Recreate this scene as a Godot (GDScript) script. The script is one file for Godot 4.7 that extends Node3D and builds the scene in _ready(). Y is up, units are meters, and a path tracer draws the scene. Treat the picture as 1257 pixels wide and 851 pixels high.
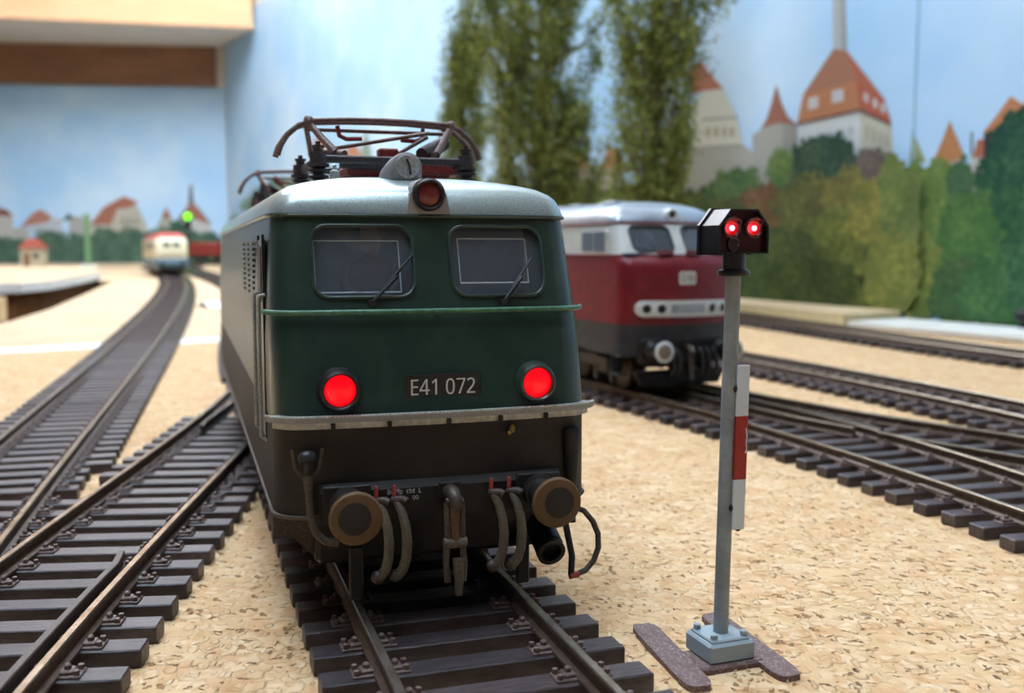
extends Node3D
# A model railway on a cork-topped table. Coordinates in the code are millimetres; shapes are scaled to metres when committed.

const MM := 0.001
var rng := RandomNumberGenerator.new()
var taken := {}
var M := {}


# ---------------------------------------------------------------- shapes
class Shape:
	var st := SurfaceTool.new()
	var tinted := false
	var ink := Color.WHITE
	var round_ := false
	var group := 0

	func _init(smooth := false) -> void:
		st.begin(Mesh.PRIMITIVE_TRIANGLES)
		soft(smooth)

	func soft(smooth: bool) -> Shape:
		round_ = smooth
		st.set_smooth_group(0 if smooth else -1)
		return self

	func tint(c: Color) -> void:
		tinted = true
		ink = c.srgb_to_linear()

	func put(v: Vector3) -> void:
		if tinted:
			st.set_color(ink)
		st.add_vertex(v * 0.001)

	func tri(a: Vector3, b: Vector3, c: Vector3) -> void:
		put(a)
		put(b)
		put(c)

	func tri_out(a: Vector3, b: Vector3, c: Vector3, ref: Vector3) -> void:
		var n := (a - c).cross(a - b)
		if n.dot((a + b + c) / 3.0 - ref) < 0.0:
			tri(a, c, b)
		else:
			tri(a, b, c)

	func quad(a: Vector3, b: Vector3, c: Vector3, d: Vector3) -> void:
		tri(a, b, c)
		tri(a, c, d)

	func quad_out(a: Vector3, b: Vector3, c: Vector3, d: Vector3, ref: Vector3) -> void:
		tri_out(a, b, c, ref)
		tri_out(a, c, d, ref)

	func box(c: Vector3, s: Vector3, bev := 0.0, xf := Transform3D()) -> Shape:
		var h := s * 0.5
		var b: float = minf(bev, minf(h.x, minf(h.y, h.z)) * 0.95)
		var o := xf * c
		if b <= 0.0:
			var p := []
			for i in 8:
				p.append(xf * (c + Vector3(h.x * (1 if i & 1 else -1), h.y * (1 if i & 2 else -1), h.z * (1 if i & 4 else -1))))
			for q in [[0, 1, 3, 2], [4, 5, 7, 6], [0, 1, 5, 4], [2, 3, 7, 6], [0, 2, 6, 4], [1, 3, 7, 5]]:
				quad_out(p[q[0]], p[q[1]], p[q[2]], p[q[3]], o)
			return self
		var v := []
		for i in 8:
			var g := Vector3(1 if i & 1 else -1, 1 if i & 2 else -1, 1 if i & 4 else -1)
			var row := []
			for a in 3:
				var e := h - Vector3(b, b, b)
				e[a] = h[a]
				row.append(xf * (c + e * g))
			v.append(row)
		for a in 3:
			var u := (a + 1) % 3
			var w := (a + 2) % 3
			for side in 2:
				var i0: int = side << a
				quad_out(v[i0][a], v[i0 | (1 << u)][a], v[i0 | (1 << u) | (1 << w)][a], v[i0 | (1 << w)][a], o)
			for su in 2:
				for sw in 2:
					var i1: int = (su << u) | (sw << w)
					var i2: int = i1 | (1 << a)
					quad_out(v[i1][u], v[i2][u], v[i2][w], v[i1][w], o)
		for i in 8:
			tri_out(v[i][0], v[i][1], v[i][2], o)
		return self

	func tube(path: Array, r, n := 8, caps := true) -> Shape:
		var rings := []
		var prev := Vector3.ZERO
		for i in path.size():
			var p: Vector3 = path[i]
			var d: Vector3 = (path[min(i + 1, path.size() - 1)] - path[max(i - 1, 0)]).normalized()
			var side := prev - d * prev.dot(d)
			if i == 0 or side.length() < 1e-4:
				side = d.cross(Vector3.UP)
				if side.length() < 0.1:
					side = d.cross(Vector3.RIGHT)
			side = side.normalized()
			prev = side
			var up := d.cross(side)
			var rad: float = r[i] if r is Array else r
			var ring := []
			for k in n:
				var a := TAU * k / n
				ring.append(p + (side * cos(a) + up * sin(a)) * rad)
			rings.append(ring)
		for i in path.size() - 1:
			var mid: Vector3 = (path[i] + path[i + 1]) * 0.5
			for k in n:
				quad_out(rings[i][k], rings[i][(k + 1) % n], rings[i + 1][(k + 1) % n], rings[i + 1][k], mid)
		if caps:
			st.set_smooth_group(-1)
			for e in [0, path.size() - 1]:
				var inner: Vector3 = path[1] if e == 0 else path[e - 1]
				for k in n:
					tri_out(rings[e][k], rings[e][(k + 1) % n], path[e], inner)
			st.set_smooth_group(group if round_ else -1)
		return self

	func lathe(profile: Array, n := 20, xf := Transform3D()) -> Shape:
		for i in profile.size() - 1:
			var a: Vector2 = profile[i]
			var b: Vector2 = profile[i + 1]
			if round_ and i > 0 and absf((a - profile[i - 1]).angle_to(b - a)) > 0.6:
				group += 1
				st.set_smooth_group(group)
			var nrm := Vector2(b.y - a.y, -(b.x - a.x))
			for k in n:
				var t0 := TAU * k / n
				var t1 := TAU * (k + 1) / n
				var p0 := Vector3(cos(t0), 0, sin(t0))
				var p1 := Vector3(cos(t1), 0, sin(t1))
				var q := [p0 * a.x + Vector3.UP * a.y, p1 * a.x + Vector3.UP * a.y, p1 * b.x + Vector3.UP * b.y, p0 * b.x + Vector3.UP * b.y]
				var m: Vector3 = (q[0] + q[1] + q[2] + q[3]) * 0.25
				var pm := (p0 + p1).normalized()
				var ref: Vector3 = m - (pm * nrm.x + Vector3.UP * nrm.y)
				if a.x < 1e-5:
					tri_out(xf * q[0], xf * q[2], xf * q[3], xf * ref)
				elif b.x < 1e-5:
					tri_out(xf * q[0], xf * q[1], xf * q[2], xf * ref)
				else:
					quad_out(xf * q[0], xf * q[1], xf * q[2], xf * q[3], xf * ref)
		if round_:
			group += 1
			st.set_smooth_group(group)
		return self

	func prism(poly: PackedVector2Array, depth: float, xf := Transform3D()) -> Shape:
		var t := Geometry2D.triangulate_polygon(poly)
		var mid := Vector2.ZERO
		for p in poly:
			mid += p / poly.size()
		for i in range(0, t.size(), 3):
			var a := poly[t[i]]
			var b := poly[t[i + 1]]
			var c := poly[t[i + 2]]
			var g := (a + b + c) / 3.0
			tri_out(xf * Vector3(a.x, a.y, 0), xf * Vector3(b.x, b.y, 0), xf * Vector3(c.x, c.y, 0), xf * Vector3(g.x, g.y, depth))
			tri_out(xf * Vector3(a.x, a.y, depth), xf * Vector3(b.x, b.y, depth), xf * Vector3(c.x, c.y, depth), xf * Vector3(g.x, g.y, 0))
		var turn := 1.0 if Geometry2D.is_polygon_clockwise(poly) else -1.0
		for i in poly.size():
			var a := poly[i]
			var b := poly[(i + 1) % poly.size()]
			var m := (a + b) * 0.5
			var nrm := Vector2(-(b.y - a.y), b.x - a.x) * turn
			var ref := m - nrm
			quad_out(xf * Vector3(a.x, a.y, 0), xf * Vector3(b.x, b.y, 0), xf * Vector3(b.x, b.y, depth), xf * Vector3(a.x, a.y, depth), xf * Vector3(ref.x, ref.y, depth * 0.5))
		return self

	func sheet(poly: PackedVector2Array, z: float) -> Shape:
		var t := Geometry2D.triangulate_polygon(poly)
		for i in range(0, t.size(), 3):
			var a := poly[t[i]]
			var b := poly[t[i + 1]]
			var c := poly[t[i + 2]]
			tri_out(Vector3(a.x, a.y, z), Vector3(b.x, b.y, z), Vector3(c.x, c.y, z), Vector3(a.x, a.y, z - 10.0))
		return self

	func loft(rings: Array, closed := true, cap := true) -> Shape:
		var n: int = rings[0].size()
		for i in rings.size() - 1:
			var mid := Vector3.ZERO
			for k in n:
				mid += (rings[i][k] + rings[i + 1][k]) / (2.0 * n)
			for k in (n if closed else n - 1):
				var k2 := (k + 1) % n
				quad_out(rings[i][k], rings[i][k2], rings[i + 1][k2], rings[i + 1][k], mid)
		if cap:
			for e in [0, rings.size() - 1]:
				var c := Vector3.ZERO
				for k in n:
					c += rings[e][k] / n
				var inner := Vector3.ZERO
				var o: int = 1 if e == 0 else e - 1
				for k in n:
					inner += rings[o][k] / n
				for k in n:
					tri_out(rings[e][k], rings[e][(k + 1) % n], c, inner)
		return self

	func ball(c: Vector3, r: Vector3, nu := 12, nv := 8) -> Shape:
		for j in nv:
			var a0 := PI * j / nv - PI / 2
			var a1 := PI * (j + 1) / nv - PI / 2
			for i in nu:
				var b0 := TAU * i / nu
				var b1 := TAU * (i + 1) / nu
				var p := [Vector3(cos(a0) * cos(b0), sin(a0), cos(a0) * sin(b0)), Vector3(cos(a0) * cos(b1), sin(a0), cos(a0) * sin(b1)), Vector3(cos(a1) * cos(b1), sin(a1), cos(a1) * sin(b1)), Vector3(cos(a1) * cos(b0), sin(a1), cos(a1) * sin(b0))]
				if j == 0:
					tri_out(c + p[0] * r, c + p[2] * r, c + p[3] * r, c)
				elif j == nv - 1:
					tri_out(c + p[0] * r, c + p[1] * r, c + p[2] * r, c)
				else:
					quad_out(c + p[0] * r, c + p[1] * r, c + p[2] * r, c + p[3] * r, c)
		return self

	# a panel over rect (x, y) whose holes are rounded rectangles side by side; place maps (x, y) to a point
	func panel(rect: Rect2, holes: Array, rad: float, place: Callable) -> Shape:
		var xs := [rect.position.x]
		for hl in holes:
			xs.append(hl.position.x - 1.2)
			xs.append(hl.end.x + 1.2)
		xs.append(rect.end.x)
		for i in xs.size() - 1:
			if i % 2 == 0:
				cells(Rect2(xs[i], rect.position.y, xs[i + 1] - xs[i], rect.size.y), place)
				continue
			var hl: Rect2 = holes[(i - 1) / 2]
			var o := hl.grow(1.2)
			cells(Rect2(o.position.x, rect.position.y, o.size.x, o.position.y - rect.position.y), place)
			cells(Rect2(o.position.x, o.end.y, o.size.x, rect.end.y - o.end.y), place)
			var inn := Shape.rounded(hl, rad, 8)
			var n := inn.size()
			for k in n:
				var a := inn[k]
				var b := inn[(k + 1) % n]
				var c := Shape.to_edge(b, hl, o)
				var d := Shape.to_edge(a, hl, o)
				quad(place.call(d.x, d.y), place.call(c.x, c.y), place.call(b.x, b.y), place.call(a.x, a.y))
				if d.x != c.x and d.y != c.y:
					var e := Vector2(c.x if absf(absf(c.x - o.get_center().x) - o.size.x / 2) < 1e-3 else d.x, c.y if absf(absf(c.y - o.get_center().y) - o.size.y / 2) < 1e-3 else d.y)
					tri(place.call(d.x, d.y), place.call(e.x, e.y), place.call(c.x, c.y))
		return self

	func cells(r: Rect2, place: Callable) -> void:
		var nx := maxi(1, ceili(r.size.x / 3.0))
		var ny := maxi(1, ceili(r.size.y / 3.0))
		for i in nx:
			for j in ny:
				var x0 := r.position.x + r.size.x * i / nx
				var x1 := r.position.x + r.size.x * (i + 1) / nx
				var y0 := r.position.y + r.size.y * j / ny
				var y1 := r.position.y + r.size.y * (j + 1) / ny
				quad(place.call(x0, y0), place.call(x1, y0), place.call(x1, y1), place.call(x0, y1))

	static func to_edge(p: Vector2, hl: Rect2, o: Rect2) -> Vector2:
		var c := hl.get_center()
		var d := p - c
		var k := minf((o.size.x / 2) / maxf(absf(d.x), 1e-6), (o.size.y / 2) / maxf(absf(d.y), 1e-6))
		return c + d * k

	static func rounded(r: Rect2, rad: float, n := 6) -> PackedVector2Array:
		var out := PackedVector2Array()
		var cs := [Vector2(r.end.x - rad, r.end.y - rad), Vector2(r.position.x + rad, r.end.y - rad), Vector2(r.position.x + rad, r.position.y + rad), Vector2(r.end.x - rad, r.position.y + rad)]
		for q in 4:
			for k in n + 1:
				var a := PI / 2 * (q + float(k) / n)
				out.append(cs[q] + Vector2(cos(a), sin(a)) * rad)
		return out

	func done(m: Material) -> ArrayMesh:
		st.generate_normals()
		var mesh := st.commit()
		mesh.surface_set_material(0, m)
		return mesh


func numbered(called: String) -> String:
	var n: int = taken.get(called, 0)
	taken[called] = n + 1
	return called if n == 0 else "%s_%03d" % [called, n]


func thing(called: String, label: String, category: String, at := Vector3.ZERO, turn := 0.0, group := "") -> Node3D:
	var o := Node3D.new()
	o.name = numbered(called)
	add_child(o)
	o.position = at * MM
	o.rotation.y = turn
	o.set_meta("label", label)
	o.set_meta("category", category)
	if group != "":
		o.set_meta("group", group)
	return o


func part(called: String, s: Shape, m: Material, parent: Node3D) -> MeshInstance3D:
	return part_mesh(called, s.done(m), parent)


func part_mesh(called: String, mesh: Mesh, parent: Node3D) -> MeshInstance3D:
	var o := MeshInstance3D.new()
	o.name = called
	o.mesh = mesh
	parent.add_child(o, true)
	return o


func structure(called: String, label: String, category: String, s: Shape, m: Material) -> MeshInstance3D:
	var o := part(called, s, m, self)
	o.set_meta("kind", "structure")
	o.set_meta("label", label)
	o.set_meta("category", category)
	return o


# height of the table top above its front edge, at depth d
func rise(d: float) -> float:
	if d < 500.0:
		return 0.0
	if d < 900.0:
		return 0.015 * (d - 500.0) * (d - 500.0) / 800.0
	return 0.015 * (d - 700.0)


func poly(co: Array, z: float) -> float:
	var t := z * 0.001
	var r := 0.0
	for c in co:
		r = r * t + c
	return r


func slope(co: Array, z: float) -> float:
	return (poly(co, z + 1.0) - poly(co, z - 1.0)) / 2.0


# ---------------------------------------------------------------- materials
func rgb(r: int, g: int, b: int) -> Color:
	return Color8(r, g, b)


func mat(c: Color, rough := 0.6, metal := 0.0) -> StandardMaterial3D:
	var m := StandardMaterial3D.new()
	m.albedo_color = c
	m.roughness = rough
	m.metallic = metal
	return m


func noise_image(freq: float, size: int, seed_: int, octaves := 4) -> Image:
	var n := FastNoiseLite.new()
	n.seed = seed_
	n.frequency = freq
	n.noise_type = FastNoiseLite.TYPE_SIMPLEX
	n.fractal_octaves = octaves
	return n.get_seamless_image(size, size)


# mottled paint, plastic, wood: colours between a and b by noise; tile is the size of the pattern in millimetres
func mottled(a: Color, b: Color, tile: float, rough := 0.6, metal := 0.0, freq := 0.03, bump := 0.0, stretch := Vector3.ONE, seed_ := 1, world := false) -> StandardMaterial3D:
	var im := noise_image(freq, 192, seed_)
	var im2 := noise_image(freq * 4.0, 192, seed_ + 7)
	var out := Image.create(192, 192, false, Image.FORMAT_RGB8)
	for y in 192:
		for x in 192:
			var t := clampf((im.get_pixel(x, y).r * 0.65 + im2.get_pixel(x, y).r * 0.35 - 0.5) * 1.9 + 0.5, 0.0, 1.0)
			out.set_pixel(x, y, a.lerp(b, t))
	var m := mat(Color.WHITE, rough, metal)
	m.albedo_texture = ImageTexture.create_from_image(out)
	m.uv1_triplanar = true
	m.uv1_world_triplanar = world
	m.uv1_scale = stretch * (1000.0 / tile)
	if bump > 0.0:
		m.heightmap_enabled = true
		m.heightmap_texture = ImageTexture.create_from_image(im2)
		m.heightmap_scale = bump * 0.1
	return m


# a blot of pigment or a chip: irregular soft-edged patch
func blot(w: int, h: int, c: Color, seed_: int, hard := 0.12) -> Image:
	var im := Image.create(w, h, false, Image.FORMAT_RGBA8)
	var r := RandomNumberGenerator.new()
	r.seed = seed_
	var k := []
	for i in 7:
		k.append(r.randf_range(0.62, 1.0))
	var turn := r.randf() * TAU
	for y in h:
		for x in w:
			var d := Vector2((x + 0.5) / w * 2.0 - 1.0, (y + 0.5) / h * 2.0 - 1.0).rotated(turn)
			var a := fposmod(d.angle(), TAU) / TAU * 7.0
			var i := int(a) % 7
			var edge: float = lerpf(k[i], k[(i + 1) % 7], smoothstep(0.0, 1.0, a - floorf(a)))
			var al := clampf((edge - d.length()) / hard, 0.0, 1.0)
			im.set_pixel(x, y, Color(c.r, c.g, c.b, al * c.a))
	return im


# a crack or splinter: a thin ragged patch lying at an angle
func sliver(w: int, thin: float, way: float, c: Color, seed_: int) -> Image:
	var im := Image.create(w, w, false, Image.FORMAT_RGBA8)
	var r := RandomNumberGenerator.new()
	r.seed = seed_
	var bend := r.randf_range(-0.5, 0.5)
	var wave := r.randf() * TAU
	for y in w:
		for x in w:
			var d := Vector2((x + 0.5) / w * 2.0 - 1.0, (y + 0.5) / w * 2.0 - 1.0).rotated(way)
			var half := thin * (1.0 - d.x * d.x) * (0.75 + 0.35 * sin(d.x * 7.0 + wave))
			var al := clampf((half - absf(d.y - bend * d.x * d.x + bend * 0.4)) / 0.18 + 0.3, 0.0, 1.0) if absf(d.x) < 1.0 else 0.0
			im.set_pixel(x, y, Color(c.r, c.g, c.b, al * c.a))
	return im


func stamp(im: Image, what: Image, at: Vector2i) -> void:
	var s := im.get_width()
	for dx in [0, -s]:
		for dy in [0, -s]:
			var p := at + Vector2i(dx, dy)
			if p.x + what.get_width() > 0 and p.y + what.get_height() > 0:
				im.blend_rect(what, Rect2i(Vector2i.ZERO, what.get_size()), p)


func cork_material() -> StandardMaterial3D:
	var size := 2048
	var col := Image.create(size, size, false, Image.FORMAT_RGBA8)
	var hgt := Image.create(size, size, false, Image.FORMAT_RGBA8)
	col.fill(rgb(216, 182, 140))
	hgt.fill(Color(0.45, 0.45, 0.45))
	var r := RandomNumberGenerator.new()
	r.seed = 11
	var tones := [rgb(228, 200, 162), rgb(234, 208, 172), rgb(222, 192, 152), rgb(210, 176, 134), rgb(240, 218, 184), rgb(217, 182, 140), rgb(228, 198, 156), rgb(202, 158, 112), rgb(232, 204, 166)]
	var cast := []
	for i in 18:
		var c: Color = [rgb(236, 210, 172), rgb(200, 156, 112), rgb(226, 184, 148), rgb(214, 184, 136), rgb(240, 218, 184), rgb(222, 176, 132)][i % 6]
		c.a = 0.42
		cast.append(blot(r.randi_range(60, 150), r.randi_range(50, 130), c, 50 + i, 0.6))
	for i in 2600:
		stamp(col, cast[r.randi() % 18], Vector2i(r.randi() % size, r.randi() % size))
	var chips := []
	for i in 54:
		var w := r.randi_range(8, 46)
		var h := int(w * r.randf_range(0.35, 0.85))
		if r.randf() < 0.5:
			var s := w
			w = h
			h = s
		var c: Color = tones[i % tones.size()]
		c.a = 0.5
		var g := r.randf_range(0.3, 0.75)
		chips.append([blot(w, h, c, 100 + i, 0.3), blot(w, h, Color(g, g, g, 0.9), 100 + i, 0.3)])
	for i in 22000:
		var c: Array = chips[r.randi() % chips.size()]
		var at := Vector2i(r.randi() % size, r.randi() % size)
		stamp(col, c[0], at)
		stamp(hgt, c[1], at)
	var specks := []
	for i in 24:
		var w := r.randi_range(5, 24)
		var c: Color = [rgb(160, 114, 74), rgb(142, 98, 62), rgb(178, 130, 86), rgb(104, 72, 48)][i % 4]
		c.a = 0.62
		var thin := r.randf_range(0.14, 0.55)
		var way := r.randf() * TAU
		specks.append([sliver(w, thin, way, c, 300 + i), sliver(w, thin, way, Color(0.08, 0.08, 0.08, 0.9), 300 + i)])
	for i in 3400:
		var c: Array = specks[r.randi() % specks.size()]
		var at := Vector2i(r.randi() % size, r.randi() % size)
		stamp(col, c[0], at)
		stamp(hgt, c[1], at)
	var m := mat(Color(0.955, 0.93, 0.895), 0.88)
	m.metallic_specular = 0.3
	m.albedo_texture = ImageTexture.create_from_image(col)
	m.heightmap_enabled = true
	m.heightmap_texture = ImageTexture.create_from_image(hgt)
	m.heightmap_scale = 0.19
	m.uv1_triplanar = true
	m.uv1_world_triplanar = true
	m.uv1_scale = Vector3.ONE * (1000.0 / 260.0)
	return m


# silver paint with dirt specks
func specked(base: Color, dark: Color, tile: float, n: int, rough: float, metal: float, seed_: int, big := 9) -> StandardMaterial3D:
	var size := 512
	var col := Image.create(size, size, false, Image.FORMAT_RGBA8)
	col.fill(base)
	var r := RandomNumberGenerator.new()
	r.seed = seed_
	var kinds := []
	for i in 16:
		var c := base.lerp(dark, r.randf_range(0.25, 1.0))
		c.a = r.randf_range(0.25, 0.8)
		kinds.append(blot(r.randi_range(2, big), r.randi_range(2, big), c, seed_ + i, 0.5))
	for i in n:
		stamp(col, kinds[r.randi() % 16], Vector2i(r.randi() % size, r.randi() % size))
	var m := mat(Color.WHITE, rough, metal)
	m.albedo_texture = ImageTexture.create_from_image(col)
	m.uv1_triplanar = true
	m.uv1_scale = Vector3.ONE * (1000.0 / tile)
	return m


func glow(c: Color, energy: float) -> StandardMaterial3D:
	var m := mat(c * 0.5, 0.25)
	m.emission_enabled = true
	m.emission = c
	m.emission_energy_multiplier = energy
	return m


func glass(c: Color, alpha: float) -> StandardMaterial3D:
	var m := mat(Color(c.r, c.g, c.b, alpha), 0.04)
	m.transparency = BaseMaterial3D.TRANSPARENCY_ALPHA
	return m


func materials() -> void:
	M.cork = cork_material()
	M.sleeper = mottled(rgb(54, 45, 45), rgb(80, 69, 70), 30, 0.42, 0.0, 0.03, 0.12, Vector3(0.35, 1, 2.5), 3)
	M.sleeper2 = mottled(rgb(62, 51, 49), rgb(94, 82, 82), 26, 0.4, 0.0, 0.035, 0.12, Vector3(0.35, 1, 2.5), 5)
	M.sleeper3 = mottled(rgb(46, 38, 38), rgb(70, 60, 62), 34, 0.45, 0.0, 0.03, 0.12, Vector3(0.35, 1, 2.5), 8)
	M.rail_side = mottled(rgb(74, 58, 47), rgb(104, 84, 70), 22, 0.5, 0.35, 0.03, 0.0, Vector3.ONE, 12)
	M.rail_top = mottled(rgb(146, 130, 112), rgb(186, 174, 158), 40, 0.27, 0.8, 0.02, 0.0, Vector3.ONE, 14)
	M.chair = mottled(rgb(92, 74, 66), rgb(126, 106, 96), 16, 0.5, 0.1, 0.04, 0.0, Vector3.ONE, 16)
	M.board = mottled(rgb(196, 168, 132), rgb(208, 182, 148), 400, 0.8, 0.0, 0.02, 0.0, Vector3.ONE, 21, true)
	M.ply = mottled(rgb(214, 186, 142), rgb(232, 206, 166), 200, 0.75, 0.0, 0.02, 0.0, Vector3(0.3, 1, 1), 22)
	M.ply_edge = mottled(rgb(206, 188, 140), rgb(224, 208, 164), 60, 0.8, 0.0, 0.02, 0.0, Vector3(0.3, 3, 1), 23)
	M.white_board = mottled(rgb(232, 230, 220), rgb(240, 238, 230), 200, 0.6, 0.0, 0.02, 0.0, Vector3.ONE, 24)
	M.white_paint = mottled(rgb(238, 234, 226), rgb(246, 244, 238), 300, 0.75, 0.0, 0.02, 0.0, Vector3.ONE, 25)
	M.brown_wood = mottled(rgb(118, 72, 30), rgb(142, 90, 42), 120, 0.7, 0.0, 0.02, 0.0, Vector3(0.3, 1, 1), 26)
	M.orange_wood = mottled(rgb(228, 178, 132), rgb(236, 190, 146), 500, 0.65, 0.0, 0.02, 0.0, Vector3(0.25, 1, 1), 27)
	M.beam_wood = mottled(rgb(126, 88, 60), rgb(148, 106, 76), 300, 0.7, 0.0, 0.02, 0.0, Vector3(0.2, 1, 1), 28)
	M.soffit = mottled(rgb(206, 202, 194), rgb(216, 212, 206), 300, 0.8, 0.0, 0.02, 0.0, Vector3.ONE, 29)
	M.plaster = mottled(rgb(232, 228, 222), rgb(242, 238, 234), 600, 0.9, 0.0, 0.02, 0.0, Vector3.ONE, 30)
	M.dim_wall = mottled(rgb(74, 84, 104), rgb(86, 96, 116), 600, 0.9, 0.0, 0.02, 0.0, Vector3.ONE, 34)
	M.floorboards = mottled(rgb(120, 92, 66), rgb(146, 114, 84), 800, 0.6, 0.0, 0.02, 0.0, Vector3(0.2, 1, 1), 31)
	M.green = mottled(rgb(30, 49, 39), rgb(43, 62, 50), 46, 0.33, 0.0, 0.02, 0.02, Vector3.ONE, 41)
	M.green.clearcoat_enabled = true
	M.green.clearcoat = 0.35
	M.green.clearcoat_roughness = 0.3
	M.green_rail = mottled(rgb(52, 96, 72), rgb(82, 126, 98), 20, 0.4, 0.0, 0.05, 0.0, Vector3.ONE, 42)
	M.skirt = mottled(rgb(20, 17, 15), rgb(38, 31, 26), 30, 0.55, 0.0, 0.02, 0.03, Vector3.ONE, 43)
	M.black = mottled(rgb(18, 17, 17), rgb(32, 30, 29), 20, 0.45, 0.0, 0.03, 0.0, Vector3.ONE, 44)
	M.roof = specked(rgb(176, 192, 190), rgb(72, 76, 78), 34, 9000, 0.3, 0.55, 45, 6)
	M.lamp_box = specked(rgb(146, 142, 140), rgb(90, 86, 84), 20, 900, 0.6, 0.0, 46)
	M.walkway = specked(rgb(150, 152, 150), rgb(70, 66, 62), 12, 2600, 0.45, 0.4, 47, 14)
	M.pale_lip = mottled(rgb(170, 168, 158), rgb(206, 204, 194), 16, 0.5, 0.2, 0.03, 0.0, Vector3.ONE, 48)
	M.rust = specked(rgb(104, 78, 48), rgb(40, 30, 24), 10, 5200, 0.7, 0.15, 49, 14)
	M.grease = mottled(rgb(26, 22, 19), rgb(44, 38, 32), 8, 0.6, 0.0, 0.06, 0.0, Vector3.ONE, 50)
	M.iron = mottled(rgb(58, 50, 44), rgb(92, 80, 70), 12, 0.5, 0.2, 0.05, 0.0, Vector3.ONE, 51)
	M.hose = mottled(rgb(74, 66, 52), rgb(108, 98, 80), 12, 0.55, 0.0, 0.05, 0.0, Vector3.ONE, 52)
	M.cock = mat(rgb(168, 62, 50), 0.5)
	M.panto = mottled(rgb(92, 72, 68), rgb(132, 106, 100), 12, 0.5, 0.2, 0.05, 0.0, Vector3.ONE, 53)
	M.panto_dark = mottled(rgb(44, 38, 40), rgb(74, 64, 66), 12, 0.5, 0.1, 0.05, 0.0, Vector3.ONE, 54)
	M.panto_red = mottled(rgb(116, 34, 30), rgb(150, 56, 48), 12, 0.55, 0.0, 0.05, 0.0, Vector3.ONE, 55)
	M.grey_metal = mottled(rgb(140, 142, 138), rgb(186, 188, 184), 12, 0.5, 0.2, 0.05, 0.0, Vector3.ONE, 56)
	M.steel = mat(rgb(190, 192, 190), 0.3, 0.8)
	M.blue_grey = mottled(rgb(46, 62, 96), rgb(58, 76, 112), 30, 0.6, 0.0, 0.03, 0.0, Vector3.ONE, 57)
	M.pane = glass(rgb(200, 214, 226), 0.12)
	M.side_glass = mat(rgb(112, 120, 130), 0.12)
	M.clear_edge = mat(rgb(206, 214, 220), 0.2)
	M.red_lens = glow(Color(1.0, 0.03, 0.1), 0.85)
	M.red_dark = mat(rgb(110, 14, 14), 0.12)
	M.red_dark.clearcoat_enabled = true
	M.red_dark.clearcoat = 1.0
	M.rubber = mat(rgb(20, 20, 21), 0.45)
	M.letter = mat(rgb(206, 206, 198), 0.5)
	M.wine = mottled(rgb(108, 16, 28), rgb(124, 24, 36), 60, 0.42, 0.0, 0.02, 0.0, Vector3.ONE, 61)
	M.cream_grey = mottled(rgb(186, 186, 178), rgb(200, 200, 192), 60, 0.4, 0.0, 0.02, 0.0, Vector3.ONE, 62)
	M.silver = mottled(rgb(150, 160, 168), rgb(172, 182, 190), 60, 0.34, 0.45, 0.02, 0.0, Vector3.ONE, 63)
	M.dark_grey = mottled(rgb(36, 38, 42), rgb(50, 52, 56), 40, 0.45, 0.0, 0.02, 0.0, Vector3.ONE, 64)
	M.white_rim = mat(rgb(214, 216, 212), 0.45)
	M.tan_disc = mat(rgb(132, 120, 104), 0.55)
	M.post = mottled(rgb(128, 136, 138), rgb(148, 156, 158), 30, 0.5, 0.0, 0.02, 0.0, Vector3.ONE, 71)
	M.base_paint = specked(rgb(150, 164, 168), rgb(206, 216, 216), 16, 1400, 0.55, 0.0, 72)
	M.signal_black = mottled(rgb(22, 20, 24), rgb(36, 33, 38), 12, 0.3, 0.0, 0.04, 0.0, Vector3.ONE, 73)
	M.sign_white = mat(rgb(206, 216, 224), 0.5)
	M.sign_red = mottled(rgb(150, 30, 26), rgb(164, 38, 32), 12, 0.5, 0.0, 0.03, 0.0, Vector3.ONE, 74)
	M.timber = specked(rgb(104, 80, 74), rgb(186, 172, 170), 26, 2600, 0.7, 0.0, 75, 22)
	M.led = glow(Color(1.0, 0.42, 0.5), 7.0)
	M.led_lens = glow(Color(1.0, 0.0, 0.05), 0.3)
	M.green_led = glow(Color(0.45, 1.0, 0.05), 2.2)
	M.skin = mat(rgb(176, 122, 94), 0.6)


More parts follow.
